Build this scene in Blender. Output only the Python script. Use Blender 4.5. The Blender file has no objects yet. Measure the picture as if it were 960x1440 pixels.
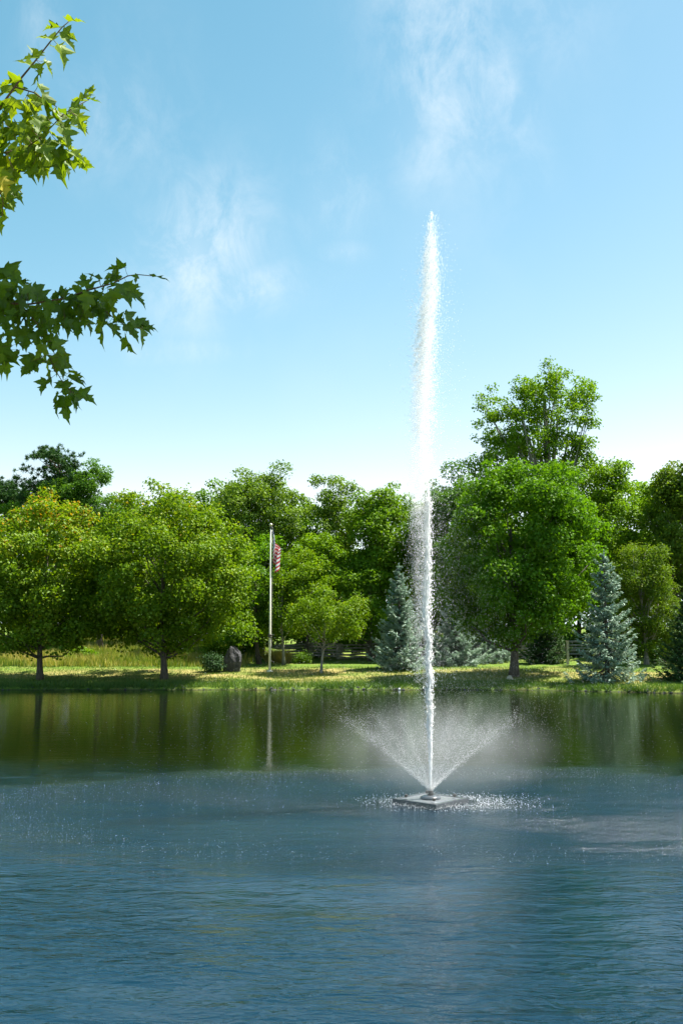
import bpy, math, random
import numpy as np
from mathutils import Vector
R = math.radians
sc = bpy.context.scene
col = sc.collection

# ------------------------------------------------------------------ camera
F = 1400.0; CX, CY = 480.0, 720.0; HOR = 890.0; CAMZ = 2.8
PITCH = math.atan((HOR - CY) / F)
cam_data = bpy.data.cameras.new('camera'); cam = bpy.data.objects.new('camera', cam_data); col.objects.link(cam)
cam.location = (0, 0, CAMZ); cam.rotation_euler = (math.pi/2 + PITCH, 0, 0)
cam_data.sensor_fit = 'VERTICAL'; cam_data.sensor_height = 36.0; cam_data.lens = 36.0 * F / 1440.0
cam_data.clip_start = 0.05; cam_data.clip_end = 6000
sc.camera = cam

def pdir(px, py):
    u = (px - CX) / F; v = (CY - py) / F
    c, s = math.cos(PITCH), math.sin(PITCH)
    return np.array([u, c - v*s, s + v*c])
def at(px, py, Y):                     # the point on a pixel's ray at depth Y
    d = pdir(px, py); t = Y / d[1]
    return np.array([0, 0, CAMZ]) + d*t

# ------------------------------------------------------------------ light
SUN_EL, SUN_AZ = 61.0, 70.0          # azimuth clockwise from +Y
sv = Vector((math.sin(R(SUN_AZ))*math.cos(R(SUN_EL)), math.cos(R(SUN_AZ))*math.cos(R(SUN_EL)), math.sin(R(SUN_EL))))
sun_d = bpy.data.lights.new('sun', 'SUN'); sun = bpy.data.objects.new('sun', sun_d); col.objects.link(sun)
sun_d.energy = 5.0; sun_d.angle = R(0.53); sun_d.color = (1.0, 0.955, 0.88)
sun.rotation_euler = sv.to_track_quat('Z', 'Y').to_euler(); sun.location = (40, -10, 70)

world = bpy.data.worlds.new('World'); sc.world = world; world.use_nodes = True
wt = world.node_tree; wn, wl = wt.nodes, wt.links
bg = wn['Background']; bg.inputs[1].default_value = 0.083
sky = wn.new('ShaderNodeTexSky'); sky.sky_type = 'NISHITA'; sky.sun_disc = False
sky.sun_elevation = R(SUN_EL); sky.sun_rotation = R(SUN_AZ)
sky.altitude = 100; sky.air_density = 1.0; sky.dust_density = 0.5; sky.ozone_density = 5.6

def wmath(op, a, b=None, clamp=False, nt=wt):
    m = nt.nodes.new('ShaderNodeMath'); m.operation = op; m.use_clamp = clamp
    for i, v in enumerate((a, b)):
        if v is None: continue
        if isinstance(v, (int, float)): m.inputs[i].default_value = v
        else: nt.links.new(v, m.inputs[i])
    return m.outputs[0]
def wdot(vec, c):
    m = wn.new('ShaderNodeVectorMath'); m.operation = 'DOT_PRODUCT'; wl.new(vec, m.inputs[0]); m.inputs[1].default_value = tuple(c)
    return m.outputs['Value']
tc = wn.new('ShaderNodeTexCoord'); dirv = tc.outputs['Generated']
nrm = wn.new('ShaderNodeVectorMath'); nrm.operation = 'NORMALIZE'; wl.new(dirv, nrm.inputs[0]); dirv = nrm.outputs[0]
def wnoise(scale, detail, dist, stretch, rough=0.6):
    mp = wn.new('ShaderNodeMapping'); mp.inputs['Scale'].default_value = stretch; mp.inputs['Rotation'].default_value = (0.3, 0.5, 0.2)
    wl.new(dirv, mp.inputs[0])
    n = wn.new('ShaderNodeTexNoise'); n.inputs['Scale'].default_value = scale; n.inputs['Detail'].default_value = detail
    n.inputs['Distortion'].default_value = dist; n.inputs['Roughness'].default_value = rough
    wl.new(mp.outputs[0], n.inputs['Vector']); return n.outputs['Fac']
n_fine = wnoise(13.0, 10, 0.35, (1.6, 1.0, 1.15), 0.68)
n_soft = wnoise(5.0, 6, 0.3, (1.3, 1.0, 0.9), 0.5)
# cirrus wisps: centre pixel, half sizes in pixels, rotation, strength
WISPS = [(285, 355, 62, 88, -25, 1.0), (350, 405, 60, 28, 10, .8), (628, 70, 66, 130, 8, .95), (700, 115, 26, 85, 22, .75),
         (615, 205, 50, 60, 0, .55), (160, 175, 60, 60, 10, .45), (250, 492, 66, 15, 4, .5), (480, 352, 26, 12, 0, .45),
         (470, 270, 45, 55, -30, .42), (55, 30, 22, 60, 0, .45), (735, 20, 90, 70, 20, .4), (225, 210, 60, 120, 15, .25)]
cloud = None
for (px, py, a, b, rot, k) in WISPS:
    c = pdir(px, py); c = c/np.linalg.norm(c)
    ax = np.cross(c, [0, 0, 1]); ax /= np.linalg.norm(ax); ay = np.cross(ax, c)
    cr, sr = math.cos(R(rot)), math.sin(R(rot))
    A = (ax*cr + ay*sr)/(a*1.25/F); B = (-ax*sr + ay*cr)/(b*1.25/F)
    u = wmath('SUBTRACT', wdot(dirv, A), float(np.dot(c, A))); v = wmath('SUBTRACT', wdot(dirv, B), float(np.dot(c, B)))
    w = wmath('MULTIPLY', wmath('SUBTRACT', 1.0, wdot(dirv, c)), 4.0)
    q = wmath('ADD', wmath('ADD', wmath('MULTIPLY', u, u), wmath('MULTIPLY', v, v)), w)
    e = wmath('MULTIPLY', wmath('POWER', 2.718, wmath('MULTIPLY', q, -1.1)), k)
    cloud = e if cloud is None else wmath('MAXIMUM', cloud, e)
fine = wmath('MULTIPLY', wmath('SUBTRACT', n_fine, 0.42), 3.6, True)
soft = wmath('MULTIPLY', wmath('SUBTRACT', n_soft, 0.30), 2.4, True)
wisp = wmath('MULTIPLY', cloud, wmath('ADD', wmath('MULTIPLY', fine, 0.75), wmath('MULTIPLY', soft, 0.35)), True)
veil = wmath('MULTIPLY', wmath('MULTIPLY', wmath('SUBTRACT', n_soft, 0.55), 2.0, True), 0.12)
mask = wmath('MULTIPLY', wmath('ADD', wisp, veil, True), 0.62)
# film response of the sky colour, the same in every direction
spl = wn.new('ShaderNodeSeparateColor'); wl.new(sky.outputs[0], spl.inputs[0]); cmb = wn.new('ShaderNodeCombineColor')
rgb = [wmath('MULTIPLY', wmath('POWER', wmath('MULTIPLY', spl.outputs[ch], 0.1), g), k) for ch, k, g in ((0, 46.0, 1.74), (1, 12.4, 1.03), (2, 8.6, 1.0))]
wl.new(wmath('MINIMUM', rgb[0], wmath('MULTIPLY', rgb[1], 0.86)), cmb.inputs[0]); wl.new(rgb[1], cmb.inputs[1]); wl.new(wmath('MAXIMUM', rgb[2], wmath('MULTIPLY', rgb[1], 1.02)), cmb.inputs[2])
mx = wn.new('ShaderNodeMixRGB'); wl.new(mask, mx.inputs[0]); wl.new(cmb.outputs[0], mx.inputs[1]); mx.inputs[2].default_value = (5.0, 5.2, 5.3, 1)
wl.new(mx.outputs[0], bg.inputs[0])

sc.view_settings.view_transform = 'Standard'; sc.view_settings.look = 'None'
sc.view_settings.exposure = 1.5; sc.view_settings.gamma = 1.0; sc.view_settings.use_curve_mapping = False
cy = sc.cycles; cy.use_denoising = True; cy.max_bounces = 14; cy.diffuse_bounces = 12; cy.glossy_bounces = 3; cy.transmission_bounces = 6
cy.transparent_max_bounces = 8; cy.volume_bounces = 1; cy.volume_step_rate = 1.0; cy.volume_max_steps = 128; cy.sample_clamp_indirect = 6

# ------------------------------------------------------------------ helpers
def tag(o, label=None, cat=None, group=None, kind=None):
    if label: o['label'] = label
    if cat: o['category'] = cat
    if group: o['group'] = group
    if kind: o['kind'] = kind
    return o
def empty(name, loc, label=None, cat=None, group=None):
    o = bpy.data.objects.new(name, None); col.objects.link(o); o.location = tuple(loc); o.empty_display_size = 0.3
    return tag(o, label, cat, group)
def link(name, me, mat=None, parent=None, loc=None):
    if mat is not None and not me.materials: me.materials.append(mat)
    o = bpy.data.objects.new(name, me); col.objects.link(o)
    if parent is not None: o.parent = parent
    if loc is not None: o.location = tuple(loc)
    return o
def np_mesh(name, V, faces, k, tone=None, smooth=False, uv=None):
    """V (n,3), faces (m,k) all of one size k"""
    V = np.asarray(V, np.float32); faces = np.asarray(faces, np.int32)
    me = bpy.data.meshes.new(name); m = len(faces)
    me.vertices.add(len(V)); me.vertices.foreach_set('co', V.ravel())
    me.loops.add(m*k); me.loops.foreach_set('vertex_index', faces.ravel())
    me.polygons.add(m); me.polygons.foreach_set('loop_start', np.arange(0, m*k, k, dtype=np.int32))
    try: me.polygons.foreach_set('loop_total', np.full(m, k, np.int32))
    except Exception: pass
    if smooth: me.polygons.foreach_set('use_smooth', np.ones(m, bool))
    if tone is not None:
        at_ = me.attributes.new('tone', 'FLOAT', 'POINT'); at_.data.foreach_set('value', np.asarray(tone, np.float32))
    if uv is not None:
        l = me.uv_layers.new(name='UVMap'); l.data.foreach_set('uv', np.asarray(uv, np.float32)[faces.ravel()].ravel())
    me.update(calc_edges=True); me.validate()
    return me
def py_mesh(name, V, Fc, smooth=False):
    me = bpy.data.meshes.new(name); me.from_pydata([tuple(map(float, v)) for v in V], [], Fc)
    if smooth: me.polygons.foreach_set('use_smooth', [True]*len(me.polygons))
    me.update(); return me
class MB:
    def __init__(s): s.V = []; s.F = []
    def add(s, V, Fc):
        n = len(s.V); s.V += [tuple(v) for v in V]; s.F += [tuple(i+n for i in f) for f in Fc]
    def tube(s, pts, rad, n=7, caps=True):
        pts = [Vector(p) for p in pts]; rings = []; ref = Vector((0.31, 0.17, 0.93))
        for i, p in enumerate(pts):
            t = (pts[min(i+1, len(pts)-1)] - pts[max(i-1, 0)])
            t = t.normalized() if t.length > 1e-9 else Vector((0, 0, 1))
            a = t.cross(ref)
            if a.length < 1e-3: a = t.cross(Vector((1, 0, 0)))
            a.normalize(); b = t.cross(a)
            r = rad[i] if hasattr(rad, '__len__') else rad
            rings.append([p + a*(r*math.cos(2*math.pi*k/n)) + b*(r*math.sin(2*math.pi*k/n)) for k in range(n)])
        V = [v for rg in rings for v in rg]; Fc = []
        for i in range(len(rings)-1):
            for k in range(n): Fc.append((i*n+k, i*n+(k+1) % n, (i+1)*n+(k+1) % n, (i+1)*n+k))
        if caps:
            Fc.append(tuple(range(n-1, -1, -1))); Fc.append(tuple((len(rings)-1)*n+k for k in range(n)))
        s.add(V, Fc)
    def box(s, c, sx, sy, sz, rz=0):
        co, si = math.cos(rz), math.sin(rz); V = []
        for z in (-1, 1):
            for (x, y) in ((-1, -1), (1, -1), (1, 1), (-1, 1)):
                X, Y = x*sx/2, y*sy/2; V.append((c[0]+X*co-Y*si, c[1]+X*si+Y*co, c[2]+z*sz/2))
        s.add(V, [(3, 2, 1, 0), (4, 5, 6, 7), (0, 1, 5, 4), (1, 2, 6, 5), (2, 3, 7, 6), (3, 0, 4, 7)])
    def lathe(s, prof, n=16, c=(0, 0, 0)):
        V = []; Fc = []
        for (r, z) in prof:
            for k in range(n): V.append((c[0]+r*math.cos(2*math.pi*k/n), c[1]+r*math.sin(2*math.pi*k/n), c[2]+z))
        for i in range(len(prof)-1):
            for k in range(n): Fc.append((i*n+k, i*n+(k+1) % n, (i+1)*n+(k+1) % n, (i+1)*n+k))
        Fc.append(tuple(range(n-1, -1, -1))); Fc.append(tuple((len(prof)-1)*n+k for k in range(n)))
        s.add(V, Fc)
    def build(s, name, mat, parent=None, smooth=False, loc=None):
        return link(name, py_mesh(name, s.V, s.F, smooth), mat, parent, loc)

# ------------------------------------------------------------------ materials
def mat(name):
    m = bpy.data.materials.new(name); m.use_nodes = True; return m, m.node_tree, m.node_tree.nodes['Principled BSDF']
def ramp(nt, fac, stops):
    r = nt.nodes.new('ShaderNodeValToRGB'); el = r.color_ramp.elements
    while len(el) < len(stops): el.new(0.5)
    for e, (p, c) in zip(el, stops): e.position = p; e.color = (*c, 1)
    nt.links.new(fac, r.inputs[0]); return r.outputs[0]
def noise(nt, scale, detail=4, vec=None, dist=0, rough=.55):
    n = nt.nodes.new('ShaderNodeTexNoise'); n.inputs['Scale'].default_value = scale; n.inputs['Detail'].default_value = detail
    n.inputs['Distortion'].default_value = dist; n.inputs['Roughness'].default_value = rough
    if vec is not None: nt.links.new(vec, n.inputs['Vector'])
    return n.outputs['Fac']
def position(nt):
    return nt.nodes.new('ShaderNodeNewGeometry').outputs['Position']
def scaled(nt, v, s):
    m = nt.nodes.new('ShaderNodeMapping'); nt.links.new(v, m.inputs[0]); m.inputs['Scale'].default_value = s; return m.outputs[0]
def bump(nt, h, dist, strength=1.0):
    b = nt.nodes.new('ShaderNodeBump'); b.inputs['Distance'].default_value = dist; b.inputs['Strength'].default_value = strength
    nt.links.new(h, b.inputs['Height']); return b.outputs[0]
def leaf_mat(name, stops, trans=0.40, gloss=0.012, tboost=(1.3, 1.35, 0.4), rough=0.45):
    m, nt, p = mat(name); nt.nodes.remove(p)
    a = nt.nodes.new('ShaderNodeAttribute'); a.attribute_name = 'tone'
    c = ramp(nt, a.outputs['Fac'], stops)
    d = nt.nodes.new('ShaderNodeBsdfDiffuse'); nt.links.new(c, d.inputs[0])
    t = nt.nodes.new('ShaderNodeBsdfTranslucent')
    mul = nt.nodes.new('ShaderNodeMixRGB'); mul.blend_type = 'MULTIPLY'; mul.inputs[0].default_value = 1; nt.links.new(c, mul.inputs[1]); mul.inputs[2].default_value = (*tboost, 1)
    nt.links.new(mul.outputs[0], t.inputs[0])
    s1 = nt.nodes.new('ShaderNodeMixShader'); s1.inputs[0].default_value = trans; nt.links.new(d.outputs[0], s1.inputs[1]); nt.links.new(t.outputs[0], s1.inputs[2])
    g = nt.nodes.new('ShaderNodeBsdfGlossy'); g.inputs['Roughness'].default_value = rough; g.inputs[0].default_value = (.9, .95, .9, 1)
    s2 = nt.nodes.new('ShaderNodeMixShader'); s2.inputs[0].default_value = gloss; nt.links.new(s1.outputs[0], s2.inputs[1]); nt.links.new(g.outputs[0], s2.inputs[2])
    nt.links.new(s2.outputs[0], nt.nodes['Material Output'].inputs[0]); return m
M = {}
M['maple'] = leaf_mat('maple_leaves', [(0, (.07, .135, .007)), (.45, (.125, .215, .008)), (.8, (.20, .27, .010)), (.93, (.27, .27, .012)), (1, (.46, .20, .02))])
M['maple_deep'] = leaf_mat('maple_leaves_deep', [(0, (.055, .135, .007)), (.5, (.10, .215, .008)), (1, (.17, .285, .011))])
M['bright'] = leaf_mat('bright_leaves', [(0, (.08, .165, .008)), (.5, (.14, .25, .010)), (1, (.22, .315, .015))])
M['olive'] = leaf_mat('olive_leaves', [(0, (.08, .15, .016)), (.5, (.135, .22, .022)), (1, (.21, .28, .04))])
M['mid'] = leaf_mat('mid_leaves', [(0, (.065, .145, .009)), (.5, (.115, .215, .012)), (1, (.18, .265, .018))])
M['cool'] = leaf_mat('cool_leaves', [(0, (.05, .13, .014)), (.5, (.09, .19, .02)), (1, (.14, .245, .03))])
M['cedar'] = leaf_mat('cedar_sprays', [(0, (.06, .12, .010)), (.5, (.11, .18, .014)), (.88, (.18, .22, .02)), (1, (.27, .16, .05))], trans=.4)
M['pine'] = leaf_mat('pine_needles', [(0, (.02, .06, .018)), (.5, (.04, .10, .03)), (1, (.08, .15, .04))], trans=.2)
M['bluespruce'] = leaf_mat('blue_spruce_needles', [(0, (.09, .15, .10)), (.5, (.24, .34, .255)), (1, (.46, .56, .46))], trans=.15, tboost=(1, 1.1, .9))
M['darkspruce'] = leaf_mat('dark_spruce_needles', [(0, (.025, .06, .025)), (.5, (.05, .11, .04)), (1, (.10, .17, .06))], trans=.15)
M['grass'] = leaf_mat('grass_blades', [(0, (.045, .11, .012)), (.5, (.10, .17, .02)), (.8, (.22, .23, .045)), (1, (.38, .30, .12))], trans=.3, gloss=.03)
M['meadow'] = leaf_mat('meadow_grass', [(0, (.07, .14, .015)), (.4, (.20, .24, .035)), (.7, (.38, .33, .09)), (1, (.5, .40, .17))], trans=.3, gloss=.02)
M['nearleaf'] = leaf_mat('near_maple_leaf', [(0, (.035, .085, .008)), (.5, (.080, .145, .010)), (.80, (.19, .26, .012)), (1, (.42, .33, .02))], trans=.45, gloss=.025, tboost=(1.9, 1.75, .4), rough=.5)

def bark(name, a, b):
    m, nt, p = mat(name); pos = position(nt); n = noise(nt, 14, 6, scaled(nt, pos, (1, 1, .25)))
    nt.links.new(ramp(nt, n, [(.3, a), (.7, b)]), p.inputs['Base Color']); p.inputs['Roughness'].default_value = .9
    nt.links.new(bump(nt, n, .03), p.inputs['Normal']); return m
M['bark'] = bark('bark_brown', (.045, .035, .026), (.13, .105, .08))
M['bark_grey'] = bark('bark_grey', (.12, .11, .095), (.30, .28, .25))
M['twig'] = bark('twig_bark', (.07, .035, .025), (.16, .09, .06))
M['rail'] = bark('weathered_rail', (.20, .18, .15), (.44, .41, .35))

# ground
m, nt, p = mat('ground_grass'); pos = position(nt)
n1 = noise(nt, .55, 6, scaled(nt, pos, (.55, 1.0, 1))); n2 = noise(nt, 9, 5, pos); n3 = noise(nt, .16, 3, pos)
sep = nt.nodes.new('ShaderNodeSeparateXYZ'); nt.links.new(pos, sep.inputs[0])
green = ramp(nt, n2, [(.3, (.055, .115, .014)), (.55, (.12, .19, .022)), (.75, (.21, .24, .04))])
dry = ramp(nt, n2, [(.3, (.24, .19, .06)), (.6, (.42, .32, .13)), (.8, (.52, .42, .22))])
# the mown bank strip dries out along its brow (height above the water), the waterside stays green
def smooth(nt, v, a, b):
    r = nt.nodes.new('ShaderNodeMapRange'); r.interpolation_type = 'SMOOTHSTEP'; nt.links.new(v, r.inputs[0]); r.inputs[1].default_value = a; r.inputs[2].default_value = b; return r.outputs[0]
brow = wmath('MULTIPLY', smooth(nt, sep.outputs[2], .22, .40), wmath('SUBTRACT', 1.0, smooth(nt, sep.outputs[2], .62, .82), nt=nt), nt=nt)
dfac = wmath('ADD', wmath('MULTIPLY', brow, .50, nt=nt), wmath('MULTIPLY', wmath('SUBTRACT', n1, .5, nt=nt), 2.6, nt=nt), True, nt=nt)
mg = nt.nodes.new('ShaderNodeMixRGB'); nt.links.new(dfac, mg.inputs[0]); nt.links.new(green, mg.inputs[1]); nt.links.new(dry, mg.inputs[2])
mud = nt.nodes.new('ShaderNodeMixRGB'); nt.links.new(smooth(nt, sep.outputs[2], -.04, .10), mud.inputs[0]); mud.inputs[1].default_value = (.035, .032, .02, 1); nt.links.new(mg.outputs[0], mud.inputs[2])
nt.links.new(mud.outputs[0], p.inputs['Base Color']); p.inputs['Roughness'].default_value = .95; p.inputs['Specular IOR Level'].default_value = .15
nt.links.new(bump(nt, n2, .10), p.inputs['Normal']); M['ground'] = m

# fountain place
FY = 1118.0
_d = pdir(605, 1124); FT = np.array([0, 0, CAMZ]) + _d*((0.06 - CAMZ)/_d[2]); FX, FD = float(FT[0]), float(FT[1])

# water
m, nt, p = mat('pond_water'); pos = position(nt)
p.inputs['Base Color'].default_value = (.003, .010, .018, 1); p.inputs['Roughness'].default_value = .03; p.inputs['IOR'].default_value = 1.37
p.subsurface_method = 'BURLEY'
p.inputs['Subsurface Weight'].default_value = 1.0; p.inputs['Subsurface Radius'].default_value = (1.2, 1.6, 1.6); p.inputs['Subsurface Scale'].default_value = 1.0
sep = nt.nodes.new('ShaderNodeSeparateXYZ'); nt.links.new(pos, sep.inputs[0])
ex = wmath('DIVIDE', wmath('SUBTRACT', sep.outputs[0], FX, nt=nt), 8.6, nt=nt); ey = wmath('DIVIDE', wmath('SUBTRACT', sep.outputs[1], FD - .15, nt=nt), 4.7, nt=nt)
wob = noise(nt, .45, 4, pos)
er = wmath('SQRT', wmath('ADD', wmath('MULTIPLY', ex, ex, nt=nt), wmath('MULTIPLY', ey, ey, nt=nt), nt=nt), nt=nt)
er = wmath('ADD', er, wmath('MULTIPLY', wmath('SUBTRACT', wob, .5, nt=nt), .6, nt=nt), nt=nt)
inside = wmath('SUBTRACT', 1.0, smooth(nt, er, .74, 1.16), nt=nt)
near = wmath('SUBTRACT', 1.0, smooth(nt, sep.outputs[1], 10.0, 26.0), nt=nt)
w1 = noise(nt, 1.0, 3, scaled(nt, pos, (1.5, 3.4, 1)), .6)
w2 = noise(nt, 1.0, 4, scaled(nt, pos, (5.0, 11.0, 1)), .4)
w3 = noise(nt, 1.0, 2, scaled(nt, pos, (30.0, 42.0, 1)), 0, .7)
wave_t = nt.nodes.new('ShaderNodeTexWave'); wave_t.wave_type = 'RINGS'; wave_t.rings_direction = 'Z'
mpw = nt.nodes.new('ShaderNodeMapping'); nt.links.new(pos, mpw.inputs[0]); mpw.inputs['Location'].default_value = (-FX, -FD, 0); mpw.vector_type = 'POINT'
nt.links.new(mpw.outputs[0], wave_t.inputs[0]); wave_t.inputs['Scale'].default_value = .62; wave_t.inputs['Distortion'].default_value = 7.0; wave_t.inputs['Detail'].default_value = 3; wave_t.inputs['Detail Scale'].default_value = 1.6
gust = wmath('ADD', .35, wmath('MULTIPLY', smooth(nt, noise(nt, .32, 3, scaled(nt, pos, (.5, 1.2, 1))), .36, .64), 1.2, nt=nt), nt=nt)
near = wmath('MULTIPLY', near, gust, nt=nt)
hgt = wmath('MULTIPLY', w1, wmath('ADD', .0075, wmath('MULTIPLY', near, .027, nt=nt), nt=nt), nt=nt)
hgt = wmath('ADD', hgt, wmath('MULTIPLY', w2, wmath('ADD', .0026, wmath('MULTIPLY', near, .0115, nt=nt), nt=nt), nt=nt), nt=nt)
hgt = wmath('ADD', hgt, wmath('MULTIPLY', wave_t.outputs['Fac'], wmath('MULTIPLY', near, .003, nt=nt), nt=nt), nt=nt)
hgt = wmath('ADD', hgt, wmath('MULTIPLY', w3, wmath('MULTIPLY', wmath('MULTIPLY', inside, gust, nt=nt), .016, nt=nt), nt=nt), nt=nt)
# reflected tones put into the body colour: sky blue nearby, tree green further off
wb = nt.nodes.new('ShaderNodeMixRGB'); nt.links.new(smooth(nt, wmath('ADD', sep.outputs[1], wmath('MULTIPLY', wmath('SUBTRACT', wob, .5, nt=nt), 4.0, nt=nt), nt=nt), 17.0, 24.0), wb.inputs[0])
wb.inputs[1].default_value = (.001, .015, .027, 1); wb.inputs[2].default_value = (.005, .009, .002, 1); nt.links.new(wb.outputs[0], p.inputs['Base Color'])
nt.links.new(bump(nt, hgt, 1.0), p.inputs['Normal'])
nt.links.new(wmath('ADD', .02, wmath('MULTIPLY', inside, .12, nt=nt), nt=nt), p.inputs['Roughness'])
M['water'] = m

def simple(name, c, rough=.6, metal=0, spec=.5):
    m, nt, p = mat(name); pos = position(nt); n = noise(nt, 25, 4, pos)
    nt.links.new(ramp(nt, n, [(.3, tuple(x*.8 for x in c)), (.7, tuple(min(1, x*1.12) for x in c))]), p.inputs['Base Color'])
    p.inputs['Roughness'].default_value = rough; p.inputs['Metallic'].default_value = metal; p.inputs['Specular IOR Level'].default_value = spec; return m
M['pole'] = simple('painted_pole', (.78, .74, .62), .4)
M['gold'] = simple('finial_metal', (.75, .66, .42), .3, .6)
M['cleat'] = simple('dark_metal', (.10, .09, .08), .5, .5)
M['rope'] = simple('halyard_rope', (.55, .53, .48), .8)
M['float'] = simple('float_plastic', (.11, .12, .13), .25)
M['floattop'] = simple('float_deck', (.22, .235, .245), .2)
M['post'] = simple('pale_post', (.46, .40, .30), .8)
M['white'] = simple('white_plastic', (.8, .8, .78), .5)
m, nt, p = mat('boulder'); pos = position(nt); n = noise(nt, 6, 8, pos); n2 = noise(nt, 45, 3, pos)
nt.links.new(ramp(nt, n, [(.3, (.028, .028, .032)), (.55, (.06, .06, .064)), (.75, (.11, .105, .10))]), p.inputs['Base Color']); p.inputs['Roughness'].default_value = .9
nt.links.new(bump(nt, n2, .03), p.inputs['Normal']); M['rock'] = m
# aerated water
m, nt, p = mat('spray_water'); nt.nodes.remove(p)
d = nt.nodes.new('ShaderNodeBsdfDiffuse'); d.inputs[0].default_value = (.98, .98, .98, 1)
t = nt.nodes.new('ShaderNodeBsdfTranslucent'); t.inputs[0].default_value = (.98, .98, .98, 1)
s1 = nt.nodes.new('ShaderNodeMixShader'); s1.inputs[0].default_value = .5; nt.links.new(d.outputs[0], s1.inputs[1]); nt.links.new(t.outputs[0], s1.inputs[2])
g = nt.nodes.new('ShaderNodeBsdfGlossy'); g.inputs['Roughness'].default_value = .15
s2 = nt.nodes.new('ShaderNodeMixShader'); s2.inputs[0].default_value = .08; nt.links.new(s1.outputs[0], s2.inputs[1]); nt.links.new(g.outputs[0], s2.inputs[2])
nt.links.new(s2.outputs[0], nt.nodes['Material Output'].inputs[0]); M['spray'] = m

# ------------------------------------------------------------------ terrain and pond
def vnoise(x, y, s, seed=0):
    x = np.asarray(x)*s + seed*7.13; y = np.asarray(y)*s + seed*3.71
    return (np.sin(x*1.0 + 1.7*np.sin(y*.8)) + np.sin(y*1.3 + 1.3*np.sin(x*1.1 + 2)) + .6*np.sin(2.3*x + 1.9*y + 1))/2.6
def far_shore(x):
    x = np.asarray(x, float); t = np.clip((x - 7)/11, 0, 1); t = t*t*(3 - 2*t)
    return 50.0 - 3.2*t + .22*vnoise(x, x*.3, .9, 2) + .12*vnoise(x, x*.5, 2.7, 5)
def ground_z(x, y):
    x = np.asarray(x, float); y = np.asarray(y, float)
    s = y - far_shore(x); n = 6.6 + .35*vnoise(x, y*0, .4, 3) - y       # inland distance behind far / near shore
    sx = np.abs(x) - 62
    s = np.maximum(s, sx*.7)
    xs = [-8, -1.5, -.1, .12, .45, 3, 6, 8.5, 16, 24, 60, 150, 2000]
    left = np.interp(s, xs, [-1.6, -.6, -.06, .10, .17, .34, .52, .78, 1.30, 2.0, 2.9, 4, 6])
    mid = np.interp(s, xs, [-1.6, -.6, -.06, .10, .17, .34, .52, .74, 1.05, 1.35, 2.6, 4, 6])
    k = np.clip((-x - 5)/4, 0, 1); zf = left*k + mid*(1 - k)
    zn = np.interp(n, [-6, -1.2, 0, .15, 1.5, 4, 30, 300], [-1.6, -.6, -.05, .10, .55, 1.0, 1.5, 3])
    z = np.where(n > -6, np.maximum(zn, zf), zf)
    return z + np.where(z > .05, .035*vnoise(x, y, 1.7, 1) + .02*vnoise(x, y, 4.1, 8), 0)
def gz(x, y): return float(ground_z(x, y))
def axis(*segs):
    out = []
    for a, b, n in segs: out += list(np.linspace(a, b, n, endpoint=False))
    return np.array(out + [segs[-1][1]])
gx = axis((-1500, -120, 12), (-120, -40, 22), (-40, 40, 230), (40, 120, 22), (120, 1500, 12))
gy = axis((-600, -30, 10), (-30, 0, 16), (0, 9, 34), (9, 46, 22), (46, 62, 130), (62, 90, 60), (90, 200, 25), (200, 2500, 16))
X, Y = np.meshgrid(gx, gy); Z = ground_z(X, Y); nx, ny = len(gx), len(gy)
idx = np.arange(nx*ny).reshape(ny, nx)
fc = np.stack([idx[:-1, :-1], idx[:-1, 1:], idx[1:, 1:], idx[1:, :-1]], -1).reshape(-1, 4)
tag(link('ground', np_mesh('ground', np.stack([X, Y, Z], -1).reshape(-1, 3), fc, 4, smooth=True), M['ground']), 'grassy banks and mown lawn sloping down to the pond', kind='structure')
wx = np.linspace(-75, 75, 31); wy = np.linspace(3, 56, 21); X, Y = np.meshgrid(wx, wy); idx = np.arange(X.size).reshape(X.shape)
fc = np.stack([idx[:-1, :-1], idx[:-1, 1:], idx[1:, 1:], idx[1:, :-1]], -1).reshape(-1, 4)
tag(link('pond_water', np_mesh('pond_water', np.stack([X, Y, X*0], -1).reshape(-1, 3), fc, 4), M['water']), 'rippled blue green pond water reflecting the trees', kind='structure')

# ------------------------------------------------------------------ leaf clouds
def unit(v): return v/np.maximum(np.linalg.norm(v, axis=-1, keepdims=True), 1e-9)
def leaf_cloud(name, C, N, L, aspect, tone, rng, D=None, fold=.22):
    """bent diamond leaves: centre C, normal N, length L, optional direction D"""
    n = len(C); N = unit(N)
    if D is None: D = rng.normal(size=(n, 3)) + np.array([0, 0, -.5])
    D = unit(D - N*np.sum(D*N, 1, keepdims=True)); S = np.cross(N, D)
    L = np.asarray(L).reshape(-1, 1)
    V = np.empty((n, 4, 3)); V[:, 0] = C - D*L*.5; V[:, 2] = C + D*L*.5 - N*L*.12
    V[:, 1] = C + S*L*aspect*.5 + N*L*fold*aspect; V[:, 3] = C - S*L*aspect*.5 + N*L*fold*aspect
    b = np.arange(n)[:, None]*4
    fc = np.concatenate([b + [0, 1, 2], b + [0, 2, 3]], 1).reshape(-1, 3)
    return np_mesh(name, V.reshape(-1, 3), fc, 3, tone=np.repeat(tone, 4))
def sphere_dirs(rng, n): return unit(rng.normal(size=(n, 3)))

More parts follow.
